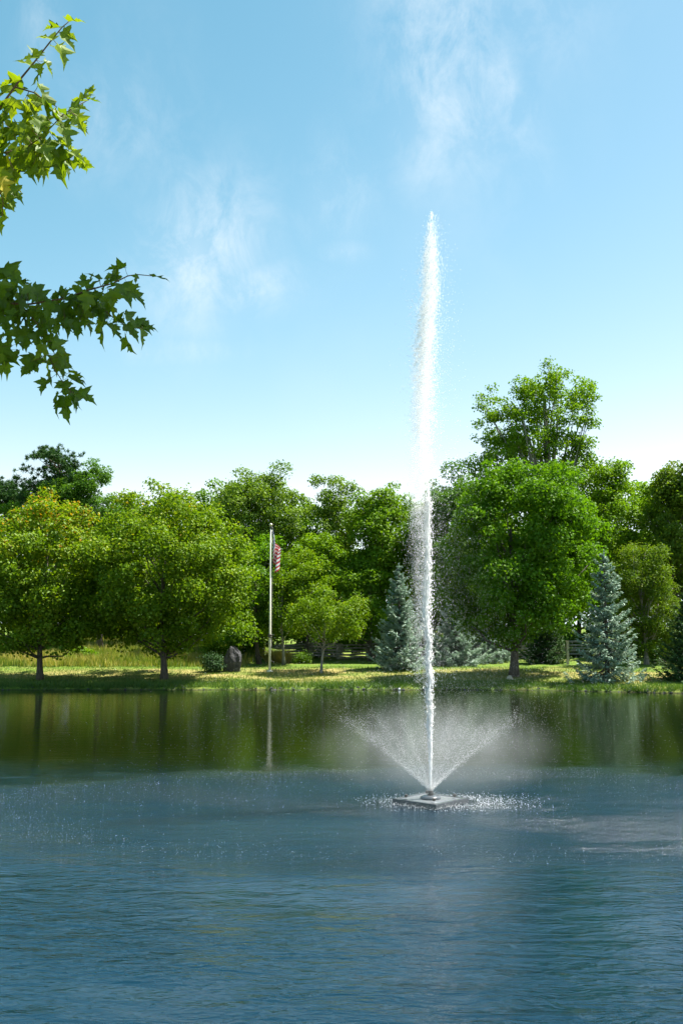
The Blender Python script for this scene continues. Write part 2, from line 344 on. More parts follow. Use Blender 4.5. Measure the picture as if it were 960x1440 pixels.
def leafy_tree(name, base, lobes, label, m, nclump, nleaf, leaf=.2, clump=(.5, 1.0), seed=0, trunk_r=.18, trunk_top=.6, barkm='bark',
               tonef=None, shell=.5, flat=.75, limbs=16, aspect=.75, group=None, cat='tree', up=.55, lean=(0, 0), trunk=True):
    """lobes: (dx, dy, z, rx, ry, rz, weight) relative to the base"""
    nleaf = int(nleaf*1.27); leaf = leaf*.80; nclump = int(nclump*1.05)
    rng = np.random.default_rng(seed); root = empty(name, base, label, cat, group)
    W = np.array([l[6]*l[3]*l[5] for l in lobes]); W = W/W.sum(); zs = max(l[2] + l[5] for l in lobes); z0 = min(l[2] - l[5] for l in lobes)
    cc = []; 
    for l, k in zip(lobes, rng.multinomial(nclump, W)):
        d = sphere_dirs(rng, k); r = shell + (1 - shell)*rng.random((k, 1))**.6
        r = np.where(rng.random((k, 1)) < .16, r*(1.05 + .16*rng.random((k, 1))), r)
        cc.append(np.array(l[:3]) + d*r*np.array(l[3:6]))
    cc = np.concatenate(cc); nc = len(cc)
    cr = clump[0] + (clump[1] - clump[0])*rng.random(nc)**1.5
    cnt = rng.multinomial(nleaf, cr**2/np.sum(cr**2)); k = np.repeat(np.arange(nc), cnt); n = len(k)
    d = sphere_dirs(rng, n); d[:, 2] = np.where(rng.random(n) < .35, np.abs(d[:, 2]), d[:, 2]) - .15; rad = cr[k][:, None]*(.35 + .72*rng.random((n, 1))**.5)
    P = cc[k] + d*rad*np.array([1, 1, flat]) + rng.normal(size=(n, 3))*.09
    mid = np.array([lobes[0][0], lobes[0][1], (zs + z0)/2])
    Nn = np.array([0, 0, up]) + .40*d + .25*unit(cc[k] - mid) + .55*rng.normal(size=(n, 3))
    ctone = rng.random(nc)
    tone = np.clip(.30 + .25*ctone[k] + .16*rng.normal(size=n), 0, .86)
    if tonef is not None: tone = tonef(P, tone, rng)
    link('crown', leaf_cloud(name + '_crown', P, Nn, leaf*(.65 + .7*rng.random(n)), aspect, tone, rng), M[m], root)
    if trunk:
        mb = MB(); top = z0 + (zs - z0)*trunk_top; pts = []; rr = []
        for i in range(8):
            t = i/7; pts.append((lean[0]*t + .10*math.sin(t*5 + seed), lean[1]*t + .08*math.cos(t*4 + seed) - .08*math.cos(seed), -.25 + (top + .25)*t))
            rr.append(trunk_r*(1.45 if i == 0 else 1)*(1 - .72*t))
        mb.tube(pts, rr, 9); link('trunk', py_mesh(name + '_trunk', mb.V, mb.F, True), M[barkm], root)
        bb = MB(); pick = rng.choice(nc, min(limbs, nc), replace=False)
        for j in pick:
            e = cc[j]; h = np.clip(e[2]*.62 - np.hypot(e[0], e[1])*.25, z0*.75 if z0 > .6 else top*.25, top*.97); t = (h + .25)/(top + .25)
            a = np.array([lean[0]*t + .10*math.sin(t*5 + seed), lean[1]*t, h]); q = a*.45 + e*.55 + np.array([0, 0, -.08*np.linalg.norm(e - a)]) + rng.normal(size=3)*.12
            r0 = trunk_r*(1 - .72*t)*.5
            bb.tube([a, a*.7 + q*.3 + rng.normal(size=3)*.05, q, q*.5 + e*.5 + rng.normal(size=3)*.08, e], [r0, r0*.75, r0*.5, r0*.34, .012], 5)
        link('branches', py_mesh(name + '_branches', bb.V, bb.F, True), M[barkm], root)
    return root

def spruce(name, base, h, rad, label, m, seed=0, levels=26, per=9, sprig=.17, skirt=.03, power=.85, group=None, dens=1.35, width=.030):
    rng = np.random.default_rng(seed); root = empty(name, base, label, 'spruce', group)
    C = []; Dn = []; Nn = []; T = []; bb = MB()
    for i in range(levels):
        t = (i + .3*rng.random())/levels; z = h*(skirt + (1 - skirt)*t); L0 = rad*(1 - t)**power + .06
        for j in range(max(4, int(per*(1 - .4*t)))):
            az = 2*math.pi*(j + rng.random()*.8)/per + i*1.9; L = L0*(.58 + .58*rng.random()); zz = z + rng.normal()*h/levels*.35
            o = np.array([math.cos(az), math.sin(az), 0]); s_ = np.array([-math.sin(az), math.cos(az), 0])
            rise = -.10 + .55*t**1.5; droop = .10 + .14*(1 - t)
            def along(s): return o*(L*s) + np.array([0, 0, 1])*(zz + L*(rise*s - droop*math.sin(s*2.6) + .22*s**3))
            bb.tube([along(0), along(.5), along(1)], [.018 + .02*(1 - t), .012, .004], 4, False)
            k = int((10 + 34*L)*dens)
            ss = .12 + .88*rng.random(k)**.75; lat = rng.normal(size=k)*.16*L*(1.12 - ss)*1.9
            pp = np.array([along(s) for s in ss]) + s_*lat[:, None] + np.array([0, 0, -1])*(np.abs(lat)*.25 + rng.random(k)*.03)[:, None]
            for q in range(2):
                C.append(pp + rng.normal(size=pp.shape)*.018); Dn.append(o*.8 + s_*np.sign(lat)[:, None]*.7 + rng.normal(size=pp.shape)*.28 + np.array([0, 0, .12]))
                Nn.append(np.array([0, 0, 1.0]) + rng.normal(size=pp.shape)*.45)
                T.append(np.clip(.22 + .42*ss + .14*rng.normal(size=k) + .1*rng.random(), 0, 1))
    k = 26; zt = h*(.93 + .09*rng.random(k)); C.append(np.stack([rng.normal(size=k)*.02, rng.normal(size=k)*.02, zt], 1)); Dn.append(rng.normal(size=(k, 3))*.5 + np.array([0, 0, .9])); Nn.append(rng.normal(size=(k, 3))); T.append(np.full(k, .7))
    C = np.concatenate(C); Dn = np.concatenate(Dn); Nn = np.concatenate(Nn); T = np.concatenate(T)
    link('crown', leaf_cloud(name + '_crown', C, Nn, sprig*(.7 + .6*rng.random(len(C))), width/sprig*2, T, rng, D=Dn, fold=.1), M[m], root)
    tb = MB(); tb.tube([(0, 0, -.2), (0, 0, h*.5), (0, 0, h*.97)], [.09 + .008*h, .06, .012], 8)
    link('trunk', py_mesh(name + '_trunk', tb.V, tb.F, True), M['bark'], root)
    link('branches', py_mesh(name + '_branches', bb.V, bb.F), M['bark'], root); return root

def pine(name, base, h, label, seed, lobes, n=120, m='pine', tuft=.34):
    rng = np.random.default_rng(seed); root = empty(name, base, label, 'pine tree'); W = np.array([l[6] for l in lobes], float); W /= W.sum()
    C = []; D = []; T = []; bb = MB()
    for l, k in zip(lobes, rng.multinomial(n, W)):
        d = sphere_dirs(rng, k); cen = np.array(l[:3]) + d*(.35 + .65*rng.random((k, 1)))*np.array(l[3:6])
        for e in cen:
            hz = max(.3*h, e[2] - .35*np.hypot(e[0], e[1]) - .2); a = np.array([0, 0, min(hz, h*.97)])
            bb.tube([a, a*.5 + e*.5 + np.array([0, 0, -.08]), e], [.05, .03, .01], 4, False)
            out = unit(e - a + np.array([0, 0, .8])); 
            for q in range(9):
                c = e + rng.normal(size=3)*np.array([.34, .34, .16]) + out*.25*q/9; kk = 22
                dd = unit(rng.normal(size=(kk, 3))*.75 + out*.9); C.append(c + dd*tuft*.4); D.append(dd); T.append(np.clip(.4 + .2*rng.normal(size=kk) + .25*rng.random(), 0, 1))
    C = np.concatenate(C); D = np.concatenate(D); T = np.concatenate(T)
    link('crown', leaf_cloud(name + '_crown', C, rng.normal(size=C.shape) + np.array([0, 0, .5]), tuft*(.7 + .5*rng.random(len(C))), .16, T, rng, D=D, fold=.05), M[m], root)
    tb = MB(); tb.tube([(0, 0, -.3), (.05, 0, h*.5), (0, 0, h*.98)], [.24, .15, .02], 8); link('trunk', py_mesh(name + '_trunk', tb.V, tb.F, True), M['bark'], root)
    link('branches', py_mesh(name + '_branches', bb.V, bb.F), M['bark'], root); return root

def foot(px, Y):                        # where pixel column px meets the ground at depth Y
    x = (px - CX)/F*Y*math.cos(PITCH)/1.0
    x = float(at(px, 900, Y)[0]); return np.array([x, Y, gz(x, Y)])
def hgt_at(py, Y, base): return float(at(480, py, Y)[2] - base[2])
def lobes_px(spec, base, Y, ry=.9):
    """spec rows: centre px, centre py, half width px, half height px, weight, depth shift -> lobes relative to base"""
    out = []
    for (px, py, hw, hh, w, dy) in spec:
        c = at(px, py, Y + dy); s = (Y + dy)/F
        out.append((c[0] - base[0], dy, c[2] - base[2], hw*s, max(hw*s*ry, .5), hh*s, w))
    return out
def px_tree(name, px, Y, spec, label, m, nclump, nleaf, **kw):
    b = foot(px, Y); return leafy_tree(name, b, lobes_px(spec, b, Y, kw.pop('ry', .9)), label, m, nclump, nleaf, **kw)

# shore trees
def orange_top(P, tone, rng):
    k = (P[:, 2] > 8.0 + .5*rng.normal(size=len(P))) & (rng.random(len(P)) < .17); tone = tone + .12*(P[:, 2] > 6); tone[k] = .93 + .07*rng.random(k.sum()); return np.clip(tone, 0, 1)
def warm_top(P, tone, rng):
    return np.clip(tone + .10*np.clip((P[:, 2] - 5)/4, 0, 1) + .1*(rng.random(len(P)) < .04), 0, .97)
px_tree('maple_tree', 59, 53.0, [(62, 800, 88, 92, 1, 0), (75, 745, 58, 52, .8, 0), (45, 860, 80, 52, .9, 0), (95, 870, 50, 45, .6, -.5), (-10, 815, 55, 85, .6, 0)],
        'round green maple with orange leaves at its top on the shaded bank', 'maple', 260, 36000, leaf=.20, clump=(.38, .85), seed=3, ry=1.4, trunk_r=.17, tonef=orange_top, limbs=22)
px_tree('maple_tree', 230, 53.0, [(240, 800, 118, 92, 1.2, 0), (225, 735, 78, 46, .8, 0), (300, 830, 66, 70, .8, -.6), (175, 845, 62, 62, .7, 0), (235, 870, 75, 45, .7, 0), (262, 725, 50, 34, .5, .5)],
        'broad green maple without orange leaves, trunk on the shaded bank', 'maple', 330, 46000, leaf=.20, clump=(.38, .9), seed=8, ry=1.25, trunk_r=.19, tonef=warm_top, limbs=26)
px_tree('maple_tree', 722, 54.4, [(745, 745, 92, 92, 1.2, 0), (726, 820, 98, 70, 1, 0), (690, 700, 52, 50, .6, .4), (790, 775, 62, 90, .9, 2.4), (722, 868, 86, 36, .8, -.3), (650, 800, 42, 70, .35, 0), (770, 690, 66, 50, .6, .3)],
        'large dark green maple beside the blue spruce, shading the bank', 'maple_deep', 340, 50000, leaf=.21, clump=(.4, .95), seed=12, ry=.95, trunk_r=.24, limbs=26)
px_tree('young_tree', 454, 56.6, [(456, 868, 58, 34, 1, 0), (440, 862, 40, 30, .6, 0), (486, 872, 34, 26, .6, 0), (456, 846, 34, 20, .4, 0)],
        'small young tree with thin pale trunk alone on the sunny lawn', 'maple', 90, 8000, leaf=.15, clump=(.28, .55), seed=17, trunk_r=.085, barkm='bark_grey', limbs=14)

# spruces
def px_spruce(px, Y, top, halfw, label, m, seed, **kw):
    b = foot(px, Y); spruce(kw.pop('name', 'blue_spruce'), b, hgt_at(top, Y, b), halfw*Y/F, label, m, seed, **kw)
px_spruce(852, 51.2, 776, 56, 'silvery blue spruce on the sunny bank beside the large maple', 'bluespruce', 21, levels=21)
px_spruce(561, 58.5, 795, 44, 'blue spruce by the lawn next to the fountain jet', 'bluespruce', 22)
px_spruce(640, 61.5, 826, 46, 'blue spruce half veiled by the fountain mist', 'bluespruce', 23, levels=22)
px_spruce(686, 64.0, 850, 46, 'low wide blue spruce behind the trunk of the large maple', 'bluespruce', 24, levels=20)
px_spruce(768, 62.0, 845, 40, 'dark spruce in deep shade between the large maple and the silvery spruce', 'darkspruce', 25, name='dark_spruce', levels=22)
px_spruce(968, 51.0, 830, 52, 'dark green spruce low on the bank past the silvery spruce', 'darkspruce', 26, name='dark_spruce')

# middle distance trees
px_tree('tall_tree', 775, 68.0, [(770, 590, 66, 62, 1, 0), (725, 600, 58, 40, .9, 0), (702, 572, 38, 32, .7, 0), (790, 540, 38, 30, .45, 0), (826, 553, 28, 26, .4, .5), (806, 560, 30, 24, .4, .3), (684, 608, 30, 20, .6, 0), (778, 522, 36, 18, .7, 0), (765, 552, 44, 34, .8, 0), (815, 575, 30, 26, .5, 0), (846, 556, 16, 18, .3, 0), (752, 630, 74, 36, 1.0, 0), (705, 655, 52, 36, .9, 0), (800, 620, 44, 42, .5, 0), (740, 560, 34, 34, .35, 0), (735, 660, 72, 44, .8, 0), (800, 690, 60, 60, .6, 0)],
        'tallest tree of the wood with open crown and bare limbs showing', 'bright', 300, 18500, leaf=.22, clump=(.28, .72), seed=31, trunk_r=.38, trunk_top=.78, barkm='bark_grey', limbs=70, shell=.3)
px_tree('birch_tree', 365, 68.0, [(362, 730, 66, 66, 1, 0), (350, 692, 46, 34, .6, 0), (395, 715, 38, 44, .5, 0), (325, 720, 30, 40, .4, 0), (370, 800, 60, 70, .8, 0)],
        'tall olive green tree with wispy rounded top behind the flagpole', 'olive', 210, 26000, leaf=.20, clump=(.35, .85), seed=33, trunk_r=.22, limbs=34, up=.3, shell=.35)
px_tree('locust_tree', 470, 70.0, [(468, 745, 46, 62, 1, 0), (462, 690, 24, 22, .35, 0), (492, 695, 18, 22, .22, 0), (450, 790, 54, 60, .8, 0)],
        'yellow green tree with thin feathery top shoots behind the young tree', 'olive', 130, 15000, leaf=.2, clump=(.3, .8), seed=35, trunk_r=.18, limbs=30, shell=.35)
px_tree('ash_tree', 535, 67.0, [(535, 755, 48, 68, 1, 0), (548, 715, 32, 36, .6, 0), (515, 720, 28, 36, .5, 0), (520, 820, 52, 60, .9, 0), (575, 790, 40, 90, .7, 1)],
        'full green tree behind the blue spruce, its top edge even', 'bright', 190, 22000, leaf=.22, clump=(.4, .9), seed=37, trunk_r=.2, limbs=20)
px_tree('lawn_tree', 397, 61.5, [(405, 845, 36, 42, 1, 0), (425, 815, 40, 40, .7, 1), (385, 870, 26, 26, .4, 0)],
        'slender grey trunked tree between the flagpole and the young tree', 'maple', 80, 9000, leaf=.17, clump=(.35, .7), seed=39, trunk_r=.10, barkm='bark_grey', limbs=12)
px_tree('lawn_tree', 366, 62.5, [(352, 840, 42, 52, 1, 0), (372, 800, 42, 50, .8, 1), (335, 865, 30, 30, .5, 0)],
        'dark trunked leaning tree just behind the flagpole', 'maple_deep', 90, 11000, leaf=.18, clump=(.35, .75), seed=41, trunk_r=.16, limbs=12, lean=(-.5, 0))
px_tree('hedge_tree', 520, 65.0, [(500, 850, 46, 50, 1, 0), (535, 865, 40, 42, .8, 0), (470, 835, 40, 60, .8, .5)],
        'bright leafy tree leaning over the rail fence', 'bright', 120, 14000, leaf=.19, clump=(.35, .8), seed=43, trunk_r=.13, limbs=14)
px_tree('hedge_tree', 430, 66.0, [(425, 850, 40, 46, 1, 0), (440, 790, 42, 50, .8, .5)],
        'bright leafy tree over the crossed ends of the rail fence', 'bright', 100, 12000, leaf=.19, clump=(.35, .8), seed=44, trunk_r=.13, limbs=14)
px_tree('mist_tree', 630, 66.0, [(640, 770, 58, 78, 1, 0), (625, 715, 40, 36, .6, 0), (600, 760, 34, 70, .6, 0), (660, 690, 34, 44, .5, 0), (650, 850, 50, 40, .6, 0)],
        'soft green tree seen through the drifting fountain mist', 'cool', 190, 22000, leaf=.22, clump=(.4, .95), seed=45, trunk_r=.2, limbs=18)
px_tree('wood_tree', 850, 70.0, [(855, 735, 62, 78, 1, 0), (835, 690, 46, 44, .6, 0), (890, 690, 48, 48, .7, 0), (860, 820, 72, 72, 1, 0)],
        'sunlit yellow green tree standing behind the silvery spruce', 'bright', 210, 24000, leaf=.23, clump=(.4, .9), seed=47, trunk_r=.22, limbs=20)
px_tree('wood_tree', 945, 66.0, [(950, 745, 46, 92, 1, 0), (945, 680, 26, 42, .4, 0), (985, 740, 50, 100, .6, 0)],
        'dark tree with brown tinged leaves rising past the edge of the cedar', 'cedar', 190, 22000, leaf=.22, clump=(.35, .8), seed=49, trunk_r=.22, limbs=24)
px_tree('cedar_tree', 905, 60.0, [(905, 850, 46, 66, 1, 0), (900, 800, 40, 46, .7, 0), (930, 880, 40, 44, .7, 0)],
        'shaggy cedar with dead brown twigs beside the silvery spruce', 'cedar', 170, 22000, leaf=.20, clump=(.3, .65), seed=51, trunk_r=.15, limbs=60, aspect=.4, barkm='bark_grey')
# back row
b = foot(75, 70.0)
pine('pine_tree', b, hgt_at(632, 70, b), 'dark shaggy pine with ragged top behind the orange topped maple', 61, lobes_px([(78, 655, 34, 26, .5, 0), (90, 700, 42, 40, .9, 0), (60, 690, 40, 34, .5, 0), (80, 760, 55, 60, .8, 0)], b, 70.0), n=150)
b = foot(-12, 72.0)
pine('pine_tree', b, hgt_at(664, 72, b), 'dark pine poking out beside the ragged pine', 63, lobes_px([(-6, 700, 36, 36, 1, 0), (16, 700, 26, 22, .5, 0), (-10, 780, 46, 60, .6, 0)], b, 72.0), n=70)
px_tree('conifer_tree', 140, 69.0, [(135, 700, 36, 52, 1, 0), (125, 670, 26, 28, .5, 0), (130, 770, 52, 60, 1, 0), (108, 690, 30, 36, .5, 0), (80, 712, 44, 44, .7, .6), (45, 735, 44, 40, .7, .6)],
        'dense deep green tree close beside the ragged pine', 'cool', 200, 24000, leaf=.24, clump=(.35, .7), seed=65, trunk_r=.2, limbs=10, aspect=.45)
px_tree('wood_tree', 200, 72.0, [(200, 735, 44, 46, 1, 0), (190, 700, 26, 20, .3, 0), (205, 800, 60, 60, 1, 0)],
        'thin yellowish tree between the dense deep green tree and the broad maple', 'olive', 110, 13000, leaf=.22, clump=(.35, .8), seed=67, trunk_r=.16, limbs=26)
px_tree('wood_tree', 290, 74.0, [(285, 740, 56, 54, 1, 0), (300, 800, 70, 70, 1, 0)],
        'cool green tree half hidden behind the broad maple', 'mid', 120, 14000, leaf=.25, clump=(.45, 1.0), seed=69, trunk_r=.2, limbs=12)
# the wood behind: each tree its own crown
back = [(-330, 74, 735, 'mid'), (1300, 74, 705, 'bright'), (1420, 76, 712, 'mid'), (1540, 76, 705, 'cool'), (-95, 70, 745, 'mid'), (-200, 72, 735, 'cool'), (1060, 68, 690, 'mid'), (1180, 72, 715, 'cool'), (20, 80, 735, 'mid'), (105, 82, 745, 'bright'), (170, 84, 748, 'mid'), (245, 83, 740, 'bright'), (330, 82, 735, 'mid'), (420, 84, 728, 'bright'), (495, 83, 732, 'mid'), (570, 82, 730, 'cool'), (655, 84, 715, 'mid'), (735, 80, 715, 'bright'), (815, 84, 705, 'mid'), (890, 82, 700, 'bright'), (965, 80, 700, 'mid')]
nb = ['meadow, well past the orange topped maple', 'dark spruce, one tree further along the bank', 'dark spruce, two trees further along the bank', 'dark spruce, three trees further along the bank', 'dark pine beside the ragged pine', 'meadow bush under the orange topped maple', 'low dark spruce past the silvery one', 'dark spruce low on the bank', 'orange topped maple', 'ragged pine', 'dense deep green tree', 'thin yellowish tree', 'broad maple', 'feathery topped tree', 'tree over the rail fence', 'spruce by the lawn', 'mist veiled tree', 'tallest tree', 'sunlit yellow green tree', 'shaggy cedar', 'brown tinged tree']
for i, (px, Y, py, mm) in enumerate(back):
    px_tree('wood_tree', px, Y, [(px, py + 44, 70, 66, 1, 0), (px + 20, py + 110, 70, 66, 1, 0), (px - 22, py + 105, 66, 70, 1, 0)],
            'shadowy tree deep in the wood behind the ' + nb[i], mm, 130, 10500, leaf=.34, clump=(.6, 1.2), seed=100 + i, trunk_r=.22, limbs=8, group='trees deep in the wood')

# shrubs
def shrub(px, Y, top, hw, label, m, seed, n=4000, name='shrub', leaf=.13, base_py=None):
    b = foot(px, Y); h = hgt_at(top, Y, b); w = hw*Y/F
    return leafy_tree(name, b, [(0, 0, h*.5, w, w*.8, h*.5, 1), (w*.4, 0, h*.4, w*.6, w*.6, h*.4, .6)], label, m, 40, n, leaf=leaf, clump=(.15, .38), seed=seed, trunk_r=.04, trunk_top=.4, limbs=10, cat='shrub', shell=.3)
shrub(300, 57.0, 921, 14, 'low dark shrub hugging the foot of the boulder', 'darkspruce', 71, 3000, leaf=.10)
shrub(310, 62.0, 888, 26, 'leafy green bush growing behind the boulder', 'bright', 72, 6000, name='bush')
shrub(345, 66.0, 895, 24, 'bright green bush between the boulder and the leaning tree', 'bright', 73, 5000, name='bush')
shrub(425, 62.5, 919, 10, 'little dark bush on the lawn before the rail fence', 'mid', 74, 2200, name='bush', leaf=.09)
shrub(250, 64.0, 900, 20, 'weedy green shrub in the tall dry grass by the broad maple', 'bright', 75, 4000)
shrub(115, 63.0, 912, 16, 'weedy shrub in the dry meadow between the two shore maples', 'bright', 76, 3000)
shrub(95, 62.0, 925, 12, 'small rank weed clump near the orange topped maple trunk', 'bright', 77, 2000)
shrub(20, 66.0, 885, 24, 'bush at the meadow edge under the orange topped maple', 'maple_deep', 78, 4500, name='bush')
where = ['rail fence and the young tree', 'rail fence and the bright leaning tree', 'spruce by the lawn', 'mist veiled spruce', 'large maple trunk', 'pale wooden post', 'silvery spruce', 'shaggy cedar',
         'dry meadow between the two shore maples', 'dry meadow and the orange topped maple', 'dry meadow and the broad maple', 'boulder and its leafy bush']
for i, (px, Y, top, hw) in enumerate([(440, 69, 880, 40), (520, 69, 880, 44), (590, 68, 885, 36), (660, 70, 880, 44), (735, 68, 880, 36), (810, 68, 880, 40), (880, 66, 885, 40), (945, 62, 890, 34), (150, 78, 878, 50), (60, 78, 878, 50), (230, 78, 878, 50), (320, 74, 880, 46)]):
    shrub(px, Y, top, hw, 'dark undergrowth bush behind the ' + where[i], 'cool', 80 + i, 3500, name='undergrowth_bush', leaf=.24)['group'] = ['bushes behind the fence', 'bushes behind the meadow'][i >= 8]

# ------------------------------------------------------------------ grass
def blades(name, P, h, w, tone, rng, lean=.35):
    n = len(P); az = rng.random(n)*2*math.pi; s = np.stack([np.cos(az), np.sin(az), 0*az], 1)*(w/2).reshape(-1, 1)
    l = rng.normal(size=(n, 3))*lean; l[:, 2] = 1; tip = P + l*h.reshape(-1, 1)
    V = np.stack([P - s, P + s, tip], 1).reshape(-1, 3); return np_mesh(name, V, np.arange(3*n).reshape(-1, 3), 3, tone=np.repeat(tone, 3))
rng = np.random.default_rng(5)
def scatter(n, x0, x1, s0, s1, bias=1.0):
    x = x0 + (x1 - x0)*rng.random(n); s = s0 + (s1 - s0)*rng.random(n)**bias; y = far_shore(x) + s; return np.stack([x, y, ground_z(x, y) - .01], 1), s
P, s = scatter(90000, -26, 26, .15, 10, 1.25); dry = .5 + .5*vnoise(P[:, 0], P[:, 1]*1.8, .8, 4)
keep = rng.random(len(P)) < np.where(s < 3, 1, .55); P, s, dry = P[keep], s[keep], dry[keep]
tone = np.clip(.30 + .38*((s > 2) & (s < 7.5))*dry + .18*(dry - .5) + .16*rng.normal(size=len(P)), 0, 1)
tag(link('bank_grass', blades('bank_grass', P, (.05 + .09*rng.random(len(P)))*np.where(s < 1.6, 1.8, 1), .02 + .02*rng.random(len(P)), tone, rng), M['grass']), 'short mown and patchy grass covering the bank', 'grass', kind='stuff')
P, s = scatter(46000, -30, -5.4, 9.0, 26); keep = rng.random(len(P)) < np.clip((-5.6 - P[:, 0])/1.0 + .15, 0, 1); P = P[keep]
h = (.32 + .45*rng.random(len(P)))*(.75 + .35*vnoise(P[:, 0], P[:, 1], .9, 6)); tone = np.clip(.50 + .25*vnoise(P[:, 0], P[:, 1], .6, 7) + .18*rng.normal(size=len(P)), 0, 1)
tag(link('meadow_grass', blades('meadow_grass', P, h, .035 + .04*rng.random(len(P)), tone, rng, .22), M['meadow']), 'tall dry golden meadow grass behind the shore maples', 'grass', kind='stuff')
# rank tufts overhanging the waterline in uneven clumps
x = -25 + 50*rng.random(16000); k = vnoise(x, x*.2, 1.9, 12) + .5*vnoise(x, x*.4, 6.0, 13); x = x[k > .15 + .5*rng.normal(size=len(x))]; y = far_shore(x) + .02 + .45*rng.random(len(x))**1.5
P = np.stack([x, y, ground_z(x, y) - .02], 1); tone = np.clip(.12 + .2*vnoise(x, y, 1.1, 14) + .18*rng.normal(size=len(x)), 0, 1)
tag(link('waterside_grass', blades('waterside_grass', P, .10 + .24*rng.random(len(x))*(.5 + .5*np.abs(vnoise(x, y, 2.3, 15))), .025 + .02*rng.random(len(x)), tone, rng, .45), M['grass']), 'rank uneven grass tufts overhanging the far waterline', 'grass', kind='stuff')
# tuft of ornamental grass behind the flagpole
for px, Y, lab in ((399, 63.2, 'tan dried grass tuft beside the slender grey trunk'), (383, 63.8, 'tan dried grass tuft just behind the flagpole')):
    b = foot(px, Y); k = 700; a = rng.random(k)*2*math.pi; r = .35*np.sqrt(rng.random(k)); Pq = np.stack([r*np.cos(a)*1.3, r*np.sin(a), 0*a - .03], 1)
    tag(link('grass_tuft', blades('grass_tuft', Pq, .55 + .5*rng.random(k), .03 + 0*a, np.clip(.75 + .2*rng.normal(size=k), 0, 1), rng, .4), M['meadow'], loc=b), lab, 'grass tuft')

# stones along the waterline, some pale, joined: hundreds of pebbles
def pebble_mesh(n, seed):
    r = np.random.default_rng(seed); mb = MB(); ph = [(0, 0, 1), (0, 0, -1)]
    for i in range(n):
        x = -25 + 50*r.random(); y = float(far_shore(x)) + r.normal()*.10 + .02; z = gz(x, y); s = .015 + .06*r.random()**3
        V = [(x + s*a*1.6, y + s*b, z + s*c*.8) for a, b, c in [(1, .1, 0), (.3, 1, .1), (-.9, .5, 0), (-.7, -.8, .1), (.5, -.9, 0), (0, .1, 1), (.1, 0, -1)]]
        mb.add(V, [(i_, (i_+1) % 5, 5) for i_ in range(5)] + [((i_+1) % 5, i_, 6) for i_ in range(5)])
    return mb
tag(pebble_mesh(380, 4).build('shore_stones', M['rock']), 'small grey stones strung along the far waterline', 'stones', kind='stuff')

# ------------------------------------------------------------------ boulder
def boulder(name, c, sx, sy, sz, seed, label, cat, m='rock'):
    r = np.random.default_rng(seed); n, k = 22, 14; V = []; Fc = []
    ph = r.random(6)*6
    for i in range(k + 1):
        t = math.pi*i/k
        for j in range(n):
            a = 2*math.pi*j/n; d = np.array([math.sin(t)*math.cos(a), math.sin(t)*math.sin(a), math.cos(t)])
            d2 = np.sign(d)*np.abs(d)**.72; q = 1 + .10*math.sin(3*a + ph[0] + 2*t) + .07*math.sin(5*t + ph[1] + a) + .05*math.sin(7*a + ph[2] - 3*t)
            taper = 1 - .28*max(d2[2], 0); V.append((d2[0]*sx*q*taper, d2[1]*sy*q*taper, d2[2]*sz*q))
    for i in range(k):
        for j in range(n): Fc.append((i*n + j, (i+1)*n + j, (i+1)*n + (j+1) % n, i*n + (j+1) % n))
    return tag(link(name, py_mesh(name, V, Fc, False), M[m], loc=c), label, cat)
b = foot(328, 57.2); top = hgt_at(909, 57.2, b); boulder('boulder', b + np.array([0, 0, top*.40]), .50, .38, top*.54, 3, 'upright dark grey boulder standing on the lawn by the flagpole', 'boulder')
b = foot(715, 53.4); boulder('stone', b + np.array([0, 0, .06]), .16, .14, .15, 5, 'pale stone lying at the foot of the large maple', 'stone', 'post')
b = foot(560, 50.2); boulder('stone', (b[0], float(far_shore(b[0])) - .03, .05), .06, .05, .06, 6, 'small white stone at the waterline before the blue spruce', 'stone', 'white')

# ------------------------------------------------------------------ flagpole and flag
b = foot(379.5, 57.3); PH = hgt_at(742, 57.3, b)
fp = empty('flagpole', b, 'tall cream flagpole with gold ball standing on the lawn', 'flagpole')
mb = MB(); mb.tube([(0, 0, -.2), (0, 0, PH*.24), (0, 0, PH*.245), (0, 0, PH)], [.07, .066, .056, .034], 12); mb.build('pole', M['pole'], fp, True)
mb = MB(); mb.lathe([(.01, -.08), (.05, -.07), (.085, -.03), (.10, .02), (.085, .07), (.05, .11), (.01, .12)], 14, (0, 0, PH + .14)); mb.build('finial', M['gold'], fp, True)
mb = MB(); mb.lathe([(.05, -.05), (.075, -.04), (.075, .05), (.04, .07)], 12, (0, 0, PH + .0)); mb.build('truck', M['cleat'], fp, True)
mb = MB(); mb.lathe([(.09, -.09), (.13, -.08), (.13, -.02), (.10, .0), (.10, .04), (.13, .05), (.13, .1), (.09, .11)], 12, (0, 0, PH*.243)); mb.build('collar', M['cleat'], fp, True)
mb = MB(); mb.box((.13, -.02, PH*.17), .04, .04, .22); mb.build('cleat', M['cleat'], fp)
mb = MB(); mb.tube([(.10, -.03, PH*.17), (.115, -.03, PH*.5), (.085, -.02, PH*.99)], .010, 5); mb.build('halyard', M['rope'], fp)
mb = MB(); mb.lathe([(.20, -.06), (.20, .03), (.12, .06), (.09, .09)], 14); mb.build('base', M['pole'], fp, True)
